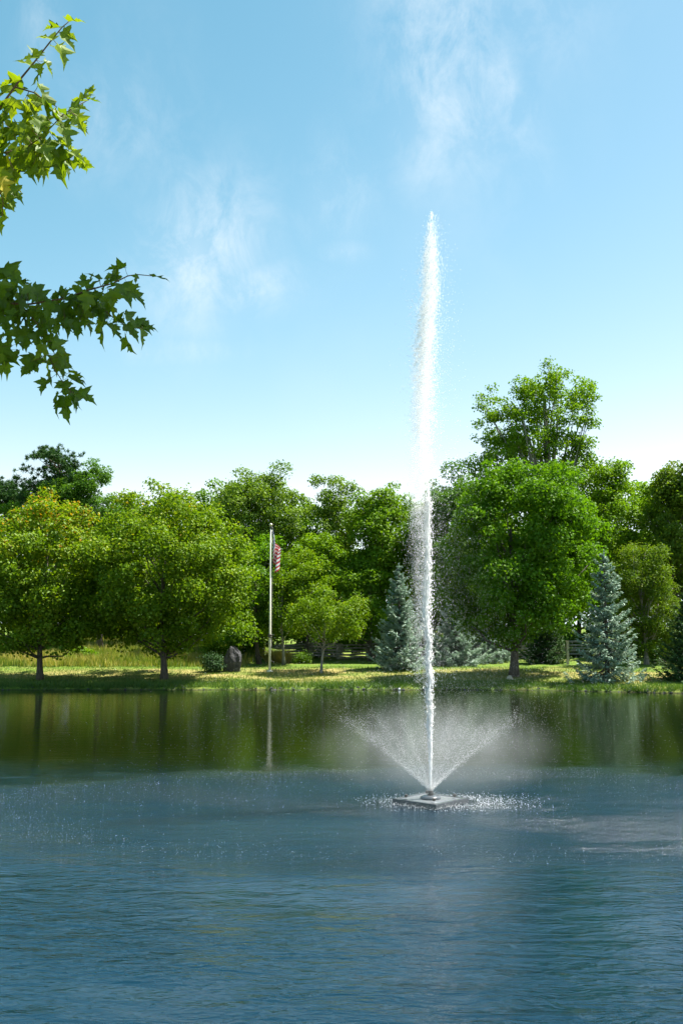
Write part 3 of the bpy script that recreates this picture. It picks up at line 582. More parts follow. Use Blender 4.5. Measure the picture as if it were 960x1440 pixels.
# flag: fly 2.4 m, hoist 1.45 m, hanging limp in folds
m, nt, p = mat('striped_flag'); uvn = nt.nodes.new('ShaderNodeUVMap'); s_ = nt.nodes.new('ShaderNodeSeparateXYZ'); nt.links.new(uvn.outputs[0], s_.inputs[0])
u_, v_ = s_.outputs[0], s_.outputs[1]
stripe = wmath('LESS_THAN', wmath('MODULO', wmath('MULTIPLY', v_, 13.0, nt=nt), 2.0, nt=nt), 1.0, nt=nt)
cant = wmath('MULTIPLY', wmath('LESS_THAN', u_, .40, nt=nt), wmath('LESS_THAN', v_, 7/13, nt=nt), nt=nt)
def cell(v, n, off=0.0):
    return wmath('SUBTRACT', wmath('FRACT', wmath('ADD', wmath('MULTIPLY', v, n, nt=nt), off, nt=nt), nt=nt), .5, nt=nt)
def dots(off):
    a_, b_ = cell(u_, 6/.40, off), cell(v_, 5/(7/13), off)
    return wmath('LESS_THAN', wmath('ADD', wmath('MULTIPLY', a_, a_, nt=nt), wmath('MULTIPLY', b_, b_, nt=nt), nt=nt), .055, nt=nt)
star = wmath('MAXIMUM', dots(0.0), dots(0.5), nt=nt)
c1 = nt.nodes.new('ShaderNodeMixRGB'); nt.links.new(stripe, c1.inputs[0]); c1.inputs[1].default_value = (.82, .80, .77, 1); c1.inputs[2].default_value = (.55, .03, .05, 1)
c2 = nt.nodes.new('ShaderNodeMixRGB'); nt.links.new(star, c2.inputs[0]); c2.inputs[1].default_value = (.03, .045, .16, 1); c2.inputs[2].default_value = (.82, .80, .77, 1)
c3 = nt.nodes.new('ShaderNodeMixRGB'); nt.links.new(cant, c3.inputs[0]); nt.links.new(c1.outputs[0], c3.inputs[1]); nt.links.new(c2.outputs[0], c3.inputs[2])
nt.links.new(c3.outputs[0], p.inputs['Base Color']); p.inputs['Roughness'].default_value = .8; p.inputs['Subsurface Weight'].default_value = 0
nu, nv = 80, 30; V = []; UV = []
for i in range(nu + 1):
    u = i/nu
    for j in range(nv + 1):
        v = j/nv
        wv = .46*min(1, (.25 + v*1.3 + u*.6))                       # drape narrows at the top corner
        fold = math.sin(u*9.0 + v*1.2); x = .07 + wv*(.42*u**.7 + .38*fold*u**.6*(1 - .2*v)); x = max(.045, x*1.5)
        y = .13*math.cos(u*9.0 + v*1.2)*min(1, u*3) + .05*math.sin(u*21 + v*3)*u
        z = -v*1.5*(1 - .12*u) - 1.2*u**.9 + .10*u*math.sin(v*5)
        V.append((x, y, z)); UV.append((u, v))
idx = np.arange((nu+1)*(nv+1)).reshape(nu+1, nv+1)
fc = np.stack([idx[:-1, :-1], idx[1:, :-1], idx[1:, 1:], idx[:-1, 1:]], -1).reshape(-1, 4)
tag(link('flag', np_mesh('flag', V, fc, 4, smooth=True, uv=UV), m, loc=(b[0], b[1], b[2] + PH - .02)), 'red and white striped flag with starred blue corner hanging limp on the pole', 'flag')

# ------------------------------------------------------------------ split rail fence (zigzag)
def fence(pts, label, rails=5, seed=1, gap=.20):
    r = np.random.default_rng(seed); z0 = gz(*pts[0]); root = empty('split_rail_fence', (pts[0][0], pts[0][1], z0), label, 'fence')
    for k in range(len(pts) - 1):
        a, c = np.array(pts[k]), np.array(pts[k+1]); d = (c - a)/np.linalg.norm(c - a)
        for q in range(rails):
            zz = .12 + gap*q + (gap*.5 if k % 2 else 0); e0 = a - d*.28; e1 = c + d*.28; pl = []
            for t in (0, .33, .66, 1):
                w = e0*(1 - t) + e1*t; pl.append((w[0] - pts[0][0] + r.normal()*.015, w[1] - pts[0][1] + r.normal()*.015, gz(w[0], w[1]) - z0 + zz + r.normal()*.02))
            mb = MB(); rr = .055 + .02*r.random(); mb.tube(pl, [rr*.8, rr, rr*1.05, rr*.85], 5); mb.build('rail', M['rail'], root)
def zig(px0, px1, Y, n, amp=.55):
    return [(float(at(px0 + (px1 - px0)*i/n, 900, Y)[0]), Y + (amp if i % 2 else -amp)) for i in range(n + 1)]
fence(zig(392, 820, 66.5, 10), 'zigzag split rail fence of weathered logs along the back of the lawn', seed=2)
fence([(float(at(x, 900, Y)[0]), Y) for x, Y in ((262, 72), (292, 70.5))], 'short run of grey rails in the meadow beyond the broad maple', rails=2, seed=3, gap=.4)
pr = empty('fence_post', foot(797, 61.0), 'pale wooden post with flat cap between the dark spruce and the silvery spruce', 'post')
mb = MB(); mb.box((0, 0, .6), .14, .14, 1.5); mb.build('shaft', M['post'], pr); mb = MB(); mb.box((0, 0, 1.38), .20, .20, .06); mb.build('cap', M['post'], pr)

# ------------------------------------------------------------------ fountain float
ff = empty('fountain_float', (FX, FD, 0), 'dark square floating platform at the foot of the water jet', 'fountain')
S = 105*FD/F/math.sqrt(2); RZ = R(45 + 3)
mb = MB(); mb.box((0, 0, .025), S*.94, S*.94, .09, RZ); mb.build('deck', M['floattop'], ff)
for k in range(4):
    a = RZ + k*math.pi/2; mb = MB(); mb.box((math.cos(a)*S*.455, math.sin(a)*S*.455, .03), S*.09, S*(.995 if k % 2 else .83), .095, a); mb.build('rim_beam', M['float'], ff)
mb = MB(); mb.lathe([(.17, .07), (.17, .10), (.12, .12), (.08, .13)], 18); mb.build('nozzle_ring', M['float'], ff, True)
mb = MB(); mb.lathe([(.055, .10), (.05, .17), (.035, .19), (.03, .20)], 14); mb.build('nozzle', M['cleat'], ff, True)
for k in range(4):
    a = RZ + math.pi/4 + k*math.pi/2; mb = MB(); mb.lathe([(.03, .08), (.03, .12), (.015, .125)], 8, (math.cos(a)*S*.45, math.sin(a)*S*.45, .02)); mb.build('corner_bolt', M['cleat'], ff)

# ------------------------------------------------------------------ water jet, spray, splashes (uncountable drops)
def drops(name, P, r, D, stretch, label, parent=None):
    """pointed drops of radius r, stretched along D"""
    n = len(P); D = unit(D); ref = np.where(np.abs(D[:, 2:3]) > .9, np.array([[1., 0, 0]]), np.array([[0, 0, 1.]]))
    A = unit(np.cross(D, ref)); B = np.cross(D, A); r = r.reshape(-1, 1); st = np.asarray(stretch).reshape(-1, 1)
    V = np.stack([P + D*r*st, P - D*r*st*.6 + A*r*1.2, P - D*r*st*.6 + (-.5*A + .87*B)*r*1.2, P - D*r*st*.6 + (-.5*A - .87*B)*r*1.2], 1).reshape(-1, 3)
    f = np.array([[0, 1, 2], [0, 2, 3], [0, 3, 1], [1, 3, 2]])
    fc = (np.arange(n)[:, None, None]*4 + f).reshape(-1, 3)
    return tag(link(name, np_mesh(name, V, fc, 3), M['spray'], parent), label, 'water', kind='stuff')
rng = np.random.default_rng(77); MPP = FD/F
# plume table: py, centre px, half width px, opacity
tab = np.array([(296, 615, 3, .10), (312, 614, 7, .45), (328, 614, 9, 1.0), (350, 614, 12, 1.7), (400, 611.5, 17, 1.9), (450, 607, 19, 1.8), (500, 603, 20, 1.7), (560, 599, 19, 1.6), (620, 597, 18, 1.5), (690, 595, 17, 1.5), (760, 594, 17, 1.4),
                (830, 593, 16, 1.0), (900, 592, 15, .6), (960, 594, 14, .2), (1060, 600, 12, .03)])
N = 86000; py = np.interp(rng.random(N), np.r_[0, np.cumsum((tab[1:, 3]*tab[1:, 2] + tab[:-1, 3]*tab[:-1, 2])*np.diff(tab[:, 0]))/np.sum((tab[1:, 3]*tab[1:, 2] + tab[:-1, 3]*tab[:-1, 2])*np.diff(tab[:, 0]))], tab[:, 0])
# strands: groups of drops share an offset, so the plume is streaky
ns = 2600; so = rng.normal(size=(ns, 2))*.38; sp = rng.random(ns); sid = np.clip((np.searchsorted(np.sort(sp), (py - 296)/770) + rng.integers(-60, 60, N)), 0, ns - 1)
cxp = np.interp(py, tab[:, 0], tab[:, 1]); hw = np.interp(py, tab[:, 0], tab[:, 2])
off = so[sid] + rng.normal(size=(N, 2))*.16
ragged = (vnoise(off[:, 0]*7.0 + 2*off[:, 1], py*.16, 1.6, 3) > -.05) | (rng.random(N) < .35)
py, cxp, hw, off = py[ragged], cxp[ragged], hw[ragged], off[ragged]; N = len(py)
x = (cxp - 605 + off[:, 0]*hw)*MPP + FX; y = FD + off[:, 1]*hw*MPP*2.0
z = np.array([at(605, q, FD)[2] for q in np.linspace(290, 1130, 400)]); z = np.interp(py, np.linspace(290, 1130, 400), z)
drops('jet_plume', np.stack([x, y, z], 1), .0020*np.interp(py, [600, 760], [1, .62]) + .0038*rng.random(N)**3*np.interp(py, [600, 760], [1, .45]), np.stack([rng.normal(size=N)*.18, rng.normal(size=N)*.18, np.ones(N)], 1), 1.6 + 1.8*rng.random(N), 'tall white plume of drops rising from the floating fountain')
# loose drops around the plume
N = 7000; py = 300 + 660*rng.random(N)**.9; cxp = np.interp(py, tab[:, 0], tab[:, 1]); hw = np.interp(py, tab[:, 0], tab[:, 2])
ox = rng.normal(size=N)*1.0 + .55*(rng.random(N) < .5)*np.clip((py - 340)/150, 0, 1); x = FX + (cxp - 605 + ox*hw*1.05 + 4)*MPP; y = FD + rng.normal(size=N)*hw*MPP*1.0
z = np.interp(py, np.linspace(290, 1130, 400), np.array([at(605, q, FD)[2] for q in np.linspace(290, 1130, 400)]))
drops('stray_drops', np.stack([x, y, z], 1), .0018 + .003*rng.random(N)**2, np.stack([rng.normal(size=N)*.15, rng.normal(size=N)*.15, np.ones(N)], 1), 1.2 + 1.5*rng.random(N), 'loose falling drops around the white plume')
# solid core: ragged ropes of water
core = [(1119, 605, 3.2), (1060, 605.5, 3.4), (1020, 604.5, 4.2), (1000, 606, 3.4), (975, 603, 4.2), (955, 606.5, 3.6), (930, 602.5, 4.2), (905, 605.5, 3.4), (885, 602.5, 4.6), (855, 600.5, 6.0), (830, 603, 5.0), (800, 604, 4.2), (770, 605, 4.4), (740, 604, 4.4), (710, 606, 4.0), (680, 605, 3.4), (640, 604, 2.5)]
cp = np.array(core)[::-1]; mb = MB()
for q in range(5):
    pts = []; rad = []
    for py_ in np.linspace(1119, 650, 150):
        t = (1119 - py_)/470; wd = np.interp(py_, cp[:, 0], cp[:, 2]); c_ = np.interp(py_, cp[:, 0], cp[:, 1]) + .8*math.sin(py_*.11 + q*2)*min(1, t*8) + rng.normal()*.45*min(1, t*6) + wd*.45*math.sin(q*1.26*2 + t*23)*min(1, t*4)
        yy = FD + wd*.45*MPP*math.cos(q*2.5 + t*23) + rng.normal()*.004; pz = at(605, py_, FD)[2]
        pts.append((FX + (c_ - 605)*MPP, yy, pz)); rad.append(max(.004, wd*MPP*(.42 if q else .5)*(.62 + .55*rng.random())*(1 - .75*max(0, t - .45)/.55)))
    mb.tube(pts, rad, 6)
tag(mb.build('jet_core', M['spray']), 'narrow solid white stream at the heart of the jet', 'water', kind='stuff')
# drops torn off the core
N = 9000; py = 700 + 418*rng.random(N); c_ = np.interp(py, cp[:, 0], cp[:, 1]); wd = np.interp(py, cp[:, 0], cp[:, 2]); k = np.clip((1118 - py)/120, .15, 1)
x = FX + (c_ - 605 + rng.normal(size=N)*wd*.75*k)*MPP; y = FD + rng.normal(size=N)*wd*.75*MPP*k; z = np.interp(py, np.linspace(290, 1130, 400), np.array([at(605, q, FD)[2] for q in np.linspace(290, 1130, 400)]))
drops('torn_drops', np.stack([x, y, z], 1), .003 + .006*rng.random(N)**2, np.stack([rng.normal(size=N)*.1, rng.normal(size=N)*.1, np.ones(N)], 1), 1.5 + 2*rng.random(N), 'drops torn from the narrow stream of the jet')
# outward cone of jets, ballistic
def cone(n, el, els, v, vs, tmax, rmin, rvar, name, label, tpow=1.0, tmin=0.0, jets=28, jsp=.16):
    az = (rng.integers(0, jets, n) + rng.normal(size=n)*jsp)*2*math.pi/jets; e = R(el) + R(els)*rng.normal(size=n); sp = v + vs*rng.normal(size=n)
    tf = 2*sp*np.sin(e)/9.81; t = tmin + (np.minimum(tf*.985, tmax) - tmin)*rng.random(n)**tpow
    drag = 1/(1 + .18*t); r = sp*np.cos(e)*t*drag; zz = .20 + sp*np.sin(e)*t*(1 - .04*t) - 4.905*t*t
    P = np.stack([FX + r*np.cos(az)*1.12, FD + r*np.sin(az)*.72, zz], 1); vz = sp*np.sin(e) - 9.81*t
    P[:, :2] += rng.normal(size=(n, 2))*.02*(1 + 8*t)[:, None]
    D = np.stack([np.cos(az)*sp*np.cos(e), np.sin(az)*sp*np.cos(e), vz], 1); ok = P[:, 2] > .01
    drops(name, P[ok], (rmin + rvar*rng.random(n)**3)[ok], D[ok], (1.6 + 1.6*rng.random(n))[ok], label)
cone(20000, 46.5, 1.3, 8.6, .7, .25, .0011, .0018, 'spray_cone', 'fan of fine spray shooting outward and up from the nozzle', 1.3, 0, 20, .09)
cone(7000, 66, 5, 8.2, .9, .32, .0010, .0016, 'inner_spray', 'thin steep streaks of spray inside the outward fan', 1.2, 0, 14, .07)
cone(16000, 52, 9, 7.4, .9, 9, .0009, .0015, 'falling_spray', 'scattered drops of the fan arching over and falling to the pond', .9, .15, 90)
# splashes on the water
N = 12000; a = rng.random(N)*2*math.pi; q = rng.normal(size=N)*.085 + .90; far = rng.random(N) < .30; q[far] = np.sqrt(rng.random(far.sum()))*.95
x = FX + 8.2*q*np.cos(a); y = FD - .15 + 4.4*q*np.sin(a); keep = (np.abs(x/np.maximum(y, 1)) < .42) & (rng.random(N) < .35 + .65*(vnoise(x, y, 1.2, 9) > -.1)); x, y = x[keep], y[keep]; N = len(x)
drops('impact_splashes', np.stack([x, y, .008 + .012*rng.random(N)], 1), .0010 + .0026*rng.random(N)**3.5, np.stack([rng.normal(size=N)*.3, rng.normal(size=N)*.3, np.ones(N)], 1), 1.0 + .8*rng.random(N), 'glittering ring of tiny splashes where the spray lands on the pond')
N = 4200; a = rng.random(N)*2*math.pi; q = .40 + np.abs(rng.normal(size=N))*.30; x = FX + q*1.5*np.cos(a) + .12 + .5*rng.random(N)*q; y = FD + q*.9*np.sin(a)
ok = np.abs((x - FX)) + np.abs(y - FD) > S*.72; x, y = x[ok], y[ok]; N = len(x)
drops('float_splashes', np.stack([x, y, .01 + .06*rng.random(N)**3], 1), .0016 + .0045*rng.random(N)**3, np.stack([rng.normal(size=N)*.3, rng.normal(size=N)*.3, np.ones(N)], 1), 1 + rng.random(N), 'white churn of splashes around the dark floating platform')

# mist: two soft closed volumes
def mist(name, c, sx, sy, sz, dens, label, pw=1.0):
    mb = MB(); n, k = 28, 16
    prof = [(math.sin(math.pi*i/k), -math.cos(math.pi*i/k)) for i in range(1, k)]
    mb.lathe([(r*1.0, z) for r, z in prof], n); me = py_mesh(name, mb.V, mb.F, True)
    m = bpy.data.materials.new(name); m.use_nodes = True; nt = m.node_tree; nt.nodes.remove(nt.nodes['Principled BSDF'])
    v = nt.nodes.new('ShaderNodeVolumePrincipled'); v.inputs['Color'].default_value = (.97, .98, 1, 1); v.inputs['Anisotropy'].default_value = .15
    t = nt.nodes.new('ShaderNodeTexCoord'); ln = nt.nodes.new('ShaderNodeVectorMath'); ln.operation = 'LENGTH'; nt.links.new(t.outputs['Object'], ln.inputs[0])
    f = wmath('POWER', wmath('SUBTRACT', 1.0, ln.outputs['Value'], True, nt=nt), pw, nt=nt)
    nz = noise(nt, 2.4, 3, scaled(nt, t.outputs['Object'], (1.6, 1.6, .8)), .6); f = wmath('MULTIPLY', f, wmath('MULTIPLY', wmath('SUBTRACT', nz, .22, nt=nt), 2.2, True, nt=nt), nt=nt)
    nt.links.new(wmath('MULTIPLY', f, dens, nt=nt), v.inputs['Density']); nt.links.new(v.outputs[0], nt.nodes['Material Output'].inputs['Volume'])
    me.materials.append(m); o = bpy.data.objects.new(name, me); col.objects.link(o); o.location = c; o.scale = (sx, sy, sz)
    return tag(o, label, 'mist', kind='stuff')
c = at(612, 1052, FD); mist('spray_mist', (c[0], FD, c[2]), 2.2, 1.7, c[2] - .03, .30, 'pale mist hanging in the fan of spray above the platform')
# fine drops carried off by the wind beside the plume
N = 15000; py = 660 + 380*rng.random(N)**.85; g_ = np.abs(rng.normal(size=N)); x = FX + (6 + g_*np.interp(py, [660, 800, 1040], [28, 48, 75]))*MPP; y = FD + rng.normal(size=N)*.5
z = np.interp(py, np.linspace(290, 1130, 400), np.array([at(605, q, FD)[2] for q in np.linspace(290, 1130, 400)]))
drops('drifting_spray', np.stack([x, y, z], 1), .0009 + .0009*rng.random(N)**2, np.stack([.25 + rng.normal(size=N)*.15, rng.normal(size=N)*.15, -np.ones(N)], 1), 1.3 + 1.2*rng.random(N), 'fine drops drifting away on the wind beside the tall plume')

# ------------------------------------------------------------------ overhanging maple (stands on the near bank, outside the picture)
NB = np.array([-5.2, 4.2, 0]); NB[2] = gz(NB[0], NB[1])
nt_root = empty('maple_tree', NB, 'near maple whose leafy boughs with large lobed leaves hang over the pond', 'tree')
rngl = np.random.default_rng(11); random.seed(4)
def maple_leaf(seed):
    r = np.random.default_rng(seed); half = [(0.0, 0), (.14, -.07), (.36, -.07), (.25, .04), (.30, .10), (.40, .17), (.58, .37), (.43, .37), (.36, .42), (.16, .36), (.19, .50), (.29, .66), (.17, .67), (.15, .78), (.07, .85), (0, 1.08)]
    half = [(x*(1 + .07*r.normal()) if x else 0, y + .012*r.normal()) for x, y in half]
    curl = .35*r.normal(); cup = .25 + .22*r.random(); droop = .2 + .3*r.random()
    def lift(x, y): return (x, y, cup*abs(x)*(.8 + .4*y) - droop*y*y*.5 + curl*x*y*.6 + .03*math.sin(9*y + 4*x))
    mids = [(0, y) for _, y in half]; V = []; Fc = []
    for sgn in (1, -1):
        o = len(V)
        for (x, y) in half: V.append(lift(sgn*x, y))
        for (x, y) in half: V.append(lift(sgn*x*.35, y*.9 + .04))
        spine = [lift(0, i/15) for i in range(16)]
        s0 = len(V); V += spine; n = len(half)
        for i in range(n - 1):
            f1 = (o + i, o + i + 1, o + n + i + 1, o + n + i); f2 = (o + n + i, o + n + i + 1, s0 + i + 1, s0 + i)
            Fc += [f1, f2] if sgn > 0 else [f1[::-1], f2[::-1]]
    mb = MB(); mb.V = [tuple(v) for v in V]; mb.F = [tuple(f) for f in Fc]
    return mb
tonevals = [.25, .4, .5, .6, .72, .84]
leaf_meshes = []
for k in range(9):
    mb = maple_leaf(200 + k); me = py_mesh('maple_leaf', mb.V, mb.F); a_ = me.attributes.new('tone', 'FLOAT', 'POINT')
    tv = ([.3, .42, .5, .58, .66, .75, .5, .4, .98])[k]; a_.data.foreach_set('value', [tv + .04*math.sin(i*1.7) for i in range(len(me.vertices))]); me.materials.append(M['nearleaf']); leaf_meshes.append(me)
ND = 5.4; LSC = 1.14; KINDS = [2, 3, 4, 5, 5, 4, 3]  # lighter leaf tones paint in the sunlight on the upper bough
def W3(px, py, d=0.0): return at(px, py, ND + d)
def limb(pts, r0, r1, parent, name='twig'):
    P = [W3(*q) - NB for q in pts]; n = len(P); mb = MB(); mb.tube(P, [r0 + (r1 - r0)*i/(n - 1) for i in range(n)], 6); return mb.build(name, M['twig'], parent, True)
from mathutils import Matrix
def put_leaf(parent, px, py, d, size_px, ang, kind=None, tilt=.5):
    """leaf whose base sits at the pixel; ang = direction of its tip in the picture, degrees clockwise from straight down"""
    base = W3(px, py, d) - NB; s = LSC*size_px*(ND + d)/F
    a = R(ang); tip = Vector((-math.sin(a), random.gauss(0, .35), -math.cos(a))).normalized()
    n = Vector((random.gauss(0, tilt), -.55 + random.gauss(0, .35), .75 + random.gauss(0, .3))); n = (n - tip*n.dot(tip)).normalized(); x = tip.cross(n)
    Mx = Matrix((x*s, tip*s, n*s)).transposed().to_4x4(); Mx.translation = Vector(base)
    k = random.choice(KINDS) if kind is None else kind
    o = bpy.data.objects.new('leaf', leaf_meshes[k]); col.objects.link(o); o.parent = parent; o.matrix_local = Mx
    return o
def bough(twigs, leaves, r0):
    """twigs: list of px polylines; leaves: rows (px, py, size, angle[, kind])"""
    first = None
    for i, tw in enumerate(twigs):
        o = limb(tw, r0 if i == 0 else r0*.45, .0025, nt_root if first is None else first, 'bough' if first is None else 'twig')
        if first is None: first = o
    pts = [np.array(q[:2], float) for tw in twigs for q in tw]; stalks = MB()
    more = [(r_[0] + random.gauss(0, 9), r_[1] + random.gauss(0, 8), r_[2]*random.uniform(.7, 1), r_[3] + random.gauss(0, 40)) for r_ in leaves if random.random() < .58 and r_[0] < 175 and r_[1] > 120]
    for row in list(leaves) + more:
        px, py, s, ang = row[:4]; d = random.gauss(0, .14); put_leaf(first, px, py, d, s, ang, row[4] if len(row) > 4 else None)
        best = None
        for tw in twigs:                                     # petiole to the closest twig point
            for i in range(len(tw) - 1):
                for t in (0, .25, .5, .75, 1):
                    q = (1 - t)*np.array(tw[i], float) + t*np.array(tw[i+1], float); dd = np.hypot(q[0] - px, q[1] - py)
                    if best is None or dd < best[0]: best = (dd, q)
        if best[0] < 60: stalks.tube([W3(*best[1]) - NB, (W3(*best[1]) + W3(px, py, d))/2 - NB + np.array([0, 0, -.006]), W3(px, py, d) - NB], .0014, 4)
    stalks.build('leaf_stalks', M['twig'], first)
    return first
up_tw = [[(-260, 330, -.3), (-120, 270, -.1), (-40, 205, 0), (5, 145, 0), (30, 110, 0), (45, 92, 0), (70, 60, 0), (88, 38, 0), (100, 28, 0)],
         [(-40, 205, 0), (10, 215, 0), (40, 206, 0), (62, 190, 0), (90, 160, .05), (125, 140, .05)],
         [(20, 122, 0), (48, 130, 0), (62, 140, 0), (80, 150, 0)], [(40, 206, 0), (70, 216, 0), (100, 228, 0), (120, 232, 0)],
         [(-40, 205, 0), (-5, 250, 0), (5, 285, 0), (2, 315, 0)]]
up_lv = [(84, 38, 24, 100), (96, 30, 26, -85), (88, 44, 22, -60), (76, 56, 28, 115), (86, 50, 26, -50), (84, 64, 30, -20), (76, 66, 24, -70), (52, 78, 26, 150), (56, 80, 28, 95), (44, 92, 22, 110), (58, 90, 24, -5), (62, 86, 22, -40), (54, 100, 24, 10),
         (30, 112, 30, 80), (18, 128, 34, 70), (55, 118, 22, -25), (60, 132, 34, -15), (58, 136, 28, 15), (24, 140, 28, 20), (34, 142, 36, -10), (44, 150, 34, 5), (20, 150, 34, 40), (8, 160, 30, 30), (68, 150, 30, -45), (76, 158, 30, -30), (84, 158, 26, -70),
         (100, 150, 24, -80), (112, 142, 20, -120), (120, 136, 18, -150), (124, 140, 18, -80), (95, 160, 28, -60), (90, 172, 26, -35), (100, 166, 28, -75), (60, 172, 30, 0), (50, 180, 32, 15), (38, 172, 34, -20), (28, 180, 34, 25), (14, 180, 36, 30), (4, 190, 36, 10),
         (44, 196, 30, 5), (54, 196, 28, -20), (34, 204, 32, 20), (24, 206, 36, 0), (12, 206, 34, 30), (46, 206, 34, -15), (58, 206, 28, -35), (66, 200, 28, -45), (74, 190, 26, -55), (80, 198, 26, -60), (88, 204, 30, -70), (78, 212, 46, -15), (86, 218, 28, -45),
         (98, 214, 26, -60), (104, 224, 20, -50), (112, 230, 20, -80), (118, 226, 18, -20), (62, 220, 30, -15), (52, 222, 34, -25), (40, 218, 36, -10), (28, 224, 36, 15), (16, 226, 36, -15), (4, 222, 36, 20), (48, 236, 26, -30), (20, 240, 26, 10), (-4, 236, 34, 0),
         (2, 250, 26, -20, 8), (8, 258, 24, -70, 8), (14, 264, 26, -45), (10, 272, 26, -30), (-4, 268, 26, 0, 8), (-2, 292, 24, -40), (0, 306, 24, -10), (-12, 250, 34, 10), (-10, 200, 36, 0), (-14, 160, 34, 20), (-6, 140, 30, 60), (90, 180, 30, -20), (70, 178, 30, 10), (106, 178, 26, -60)]
bough(up_tw, up_lv, .010)
lo_tw = [[(-300, 400, -.3), (-150, 418, -.1), (-40, 424, 0), (40, 428, 0), (90, 420, 0), (125, 408, 0), (160, 398, 0), (180, 388, 0), (193, 386, 0), (214, 388, 0)],
         [(100, 416, 0), (130, 424, 0), (152, 440, 0), (166, 452, 0), (185, 460, 0), (205, 462, 0)], [(30, 428, 0), (52, 455, 0), (64, 490, 0), (78, 520, 0), (90, 540, 0), (100, 550, 0)],
         [(-40, 424, 0), (-10, 400, 0), (8, 384, 0)], [(-40, 430, 0), (-15, 470, 0), (0, 488, 0)], [(160, 398, 0), (176, 408, 0), (186, 415, 0)]]
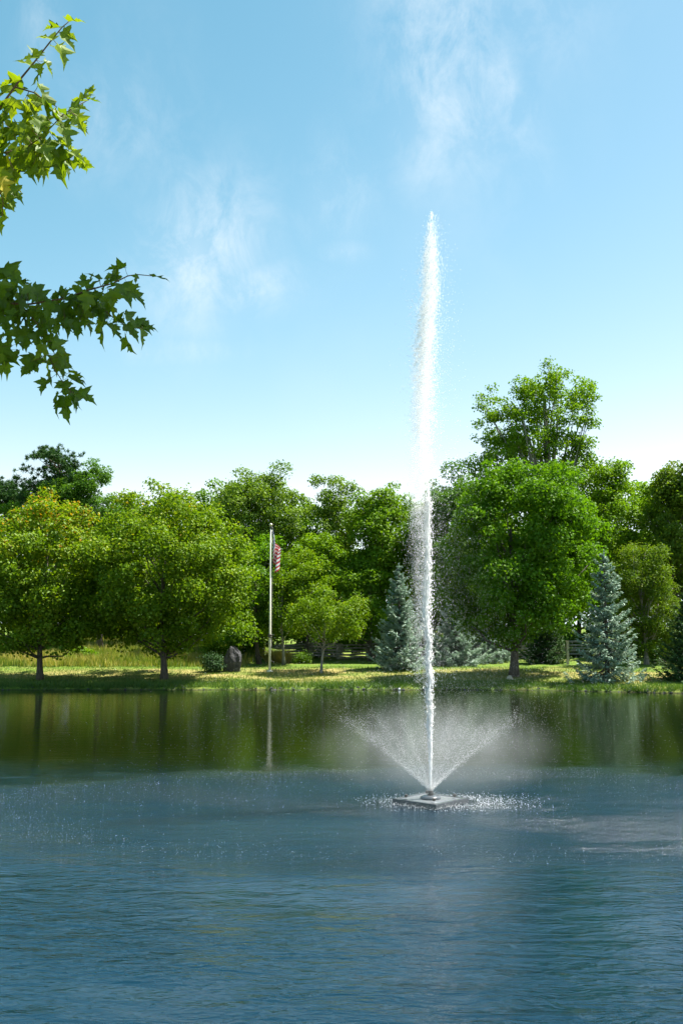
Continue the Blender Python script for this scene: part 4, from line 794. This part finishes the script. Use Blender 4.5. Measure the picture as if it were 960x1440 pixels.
lo_lv = [(176, 376, 26, 82), (215, 389, 24, -82), (193, 386, 12, 20), (164, 388, 24, 95), (166, 392, 24, 75), (120, 402, 20, 165), (126, 402, 18, 195), (111, 405, 18, 75), (150, 400, 20, 30), (140, 396, 22, 60), (180, 398, 24, -20), (172, 400, 34, -25), (180, 405, 24, -60), (186, 412, 26, -50), (160, 408, 26, 10), (152, 414, 24, 0),
         (140, 412, 24, 25), (132, 404, 24, 60), (126, 414, 26, 15), (112, 412, 24, 45), (104, 414, 24, 20), (96, 412, 26, 50), (86, 412, 28, 40), (118, 424, 24, 10), (132, 426, 24, 5), (146, 430, 24, 40), (152, 428, 30, -30), (150, 444, 20, 60), (146, 452, 36, 8), (160, 456, 18, -5), (164, 446, 20, -50), (176, 440, 26, -45), (178, 456, 28, -40), (190, 452, 26, -60),
         (200, 456, 22, -80), (206, 460, 16, -60), (196, 462, 26, -15), (176, 474, 28, -28), (108, 436, 28, -40), (112, 452, 28, 0), (120, 446, 26, -30), (96, 430, 26, 0), (84, 428, 28, -20), (92, 446, 30, -15), (98, 450, 28, -45), (74, 424, 28, 20), (64, 420, 28, 50), (72, 436, 28, 0), (60, 434, 28, 25), (50, 430, 28, -10), (78, 448, 26, -20),
         (66, 452, 26, 10), (56, 448, 26, 40), (44, 444, 28, 15), (34, 436, 28, 30), (24, 430, 28, 0), (14, 424, 30, 20), (4, 428, 32, 10), (40, 462, 30, 12), (50, 466, 26, -15), (30, 452, 24, 45), (20, 448, 26, 20), (8, 444, 28, -10), (14, 464, 20, 10), (28, 466, 20, 15), (70, 470, 26, -10), (76, 478, 26, -30), (60, 484, 24, 20), (50, 500, 30, 5),
         (44, 508, 24, 40), (66, 498, 26, 0), (74, 500, 26, -15), (80, 496, 28, -45), (84, 510, 24, -20), (72, 522, 22, 5), (66, 534, 24, 12), (90, 536, 22, -10), (96, 530, 26, -65), (98, 546, 28, -25), (104, 546, 26, -50), (110, 552, 28, -60), (93, 558, 34, 0), (100, 556, 24, -30), (6, 376, 34, -50), (-2, 372, 30, -20), (30, 396, 14, -80), (26, 404, 24, 30),
         (40, 400, 26, -20), (46, 404, 28, -55), (36, 412, 26, 10), (54, 412, 26, -40), (14, 402, 24, 15), (2, 396, 26, 0), (-6, 410, 30, 10), (18, 414, 26, 40), (28, 420, 28, -15), (0, 410, 28, -20), (-4, 490, 36, -55), (2, 494, 36, -15), (-10, 500, 34, -30), (-16, 440, 32, 0), (-20, 460, 30, 10), (106, 420, 26, 0), (122, 434, 26, 10), (62, 462, 26, 0), (142, 420, 26, 10), (84, 460, 24, 20), (34, 474, 18, 0)]
ND = 6.5; LSC = 1.10; KINDS = [0, 1, 2, 6, 7, 3]  # darker leaf picks, shade put into the tone of the lower bough
bough(lo_tw, lo_lv, .009)
# trunk and crown, plus an unseen leaf mass added overhead to shade the lower bough
mb = MB(); mb.tube([(0, 0, -.3), (.05, 0, 1.5), (-.1, .1, 3.2), (.1, 0, 5.2), (0, 0, 7.5)], [.34, .25, .21, .15, .05], 12); link('trunk', py_mesh('trunk', mb.V, mb.F, True), M['bark'], nt_root)
bb = MB()
for e in (at(-260, 330, 5.1) - NB, at(-300, 400, 6.2) - NB, np.array([5.5, 2.2, 8.1]) + [0, 0, -NB[2]], np.array([3.2, 1.5, 8.7]) + [0, 0, -NB[2]], np.array([-2.5, 1, 5.5]), np.array([1.2, -2, 6]), np.array([-.8, 2.4, 6.2])):
    a = np.array([0, 0, e[2]*.62]); bb.tube([a, a*.5 + e*.5 + np.array([0, 0, -.15]), e], [.09, .055, .017], 7)
link('branches', py_mesh('branches', bb.V, bb.F, True), M['bark'], nt_root)
C = []
for (x, y, z, rx, ry, rz, n) in [(.45, 6.95, 8.35, 1.25, .65, .40, 6500), (-1.9, 5.8, 8.9, 1.3, 1.2, .6, 4000), (-4.0, 5.4, 8.0, 1.3, 1.3, 1.0, 3500), (-6.0, 4.0, 7.2, 2.0, 2.2, 1.8, 6000), (-5.6, 2.6, 5.4, 1.8, 1.5, 1.3, 3500), (-7.4, 5.2, 5.5, 1.4, 1.6, 1.2, 2500)]:
    dd = sphere_dirs(rngl, n)*rngl.random((n, 1))**.4; C.append(np.array([x, y, z]) + dd*np.array([rx, ry, rz]) - NB)
C = np.concatenate(C); link('crown', leaf_cloud('near_crown', C, rngl.normal(size=C.shape)*.6 + np.array([0, 0, .8]), .13*(.7 + .6*rngl.random(len(C))), .9, np.clip(.45 + .2*rngl.normal(size=len(C)), 0, .85), rngl), M['nearleaf'], nt_root)
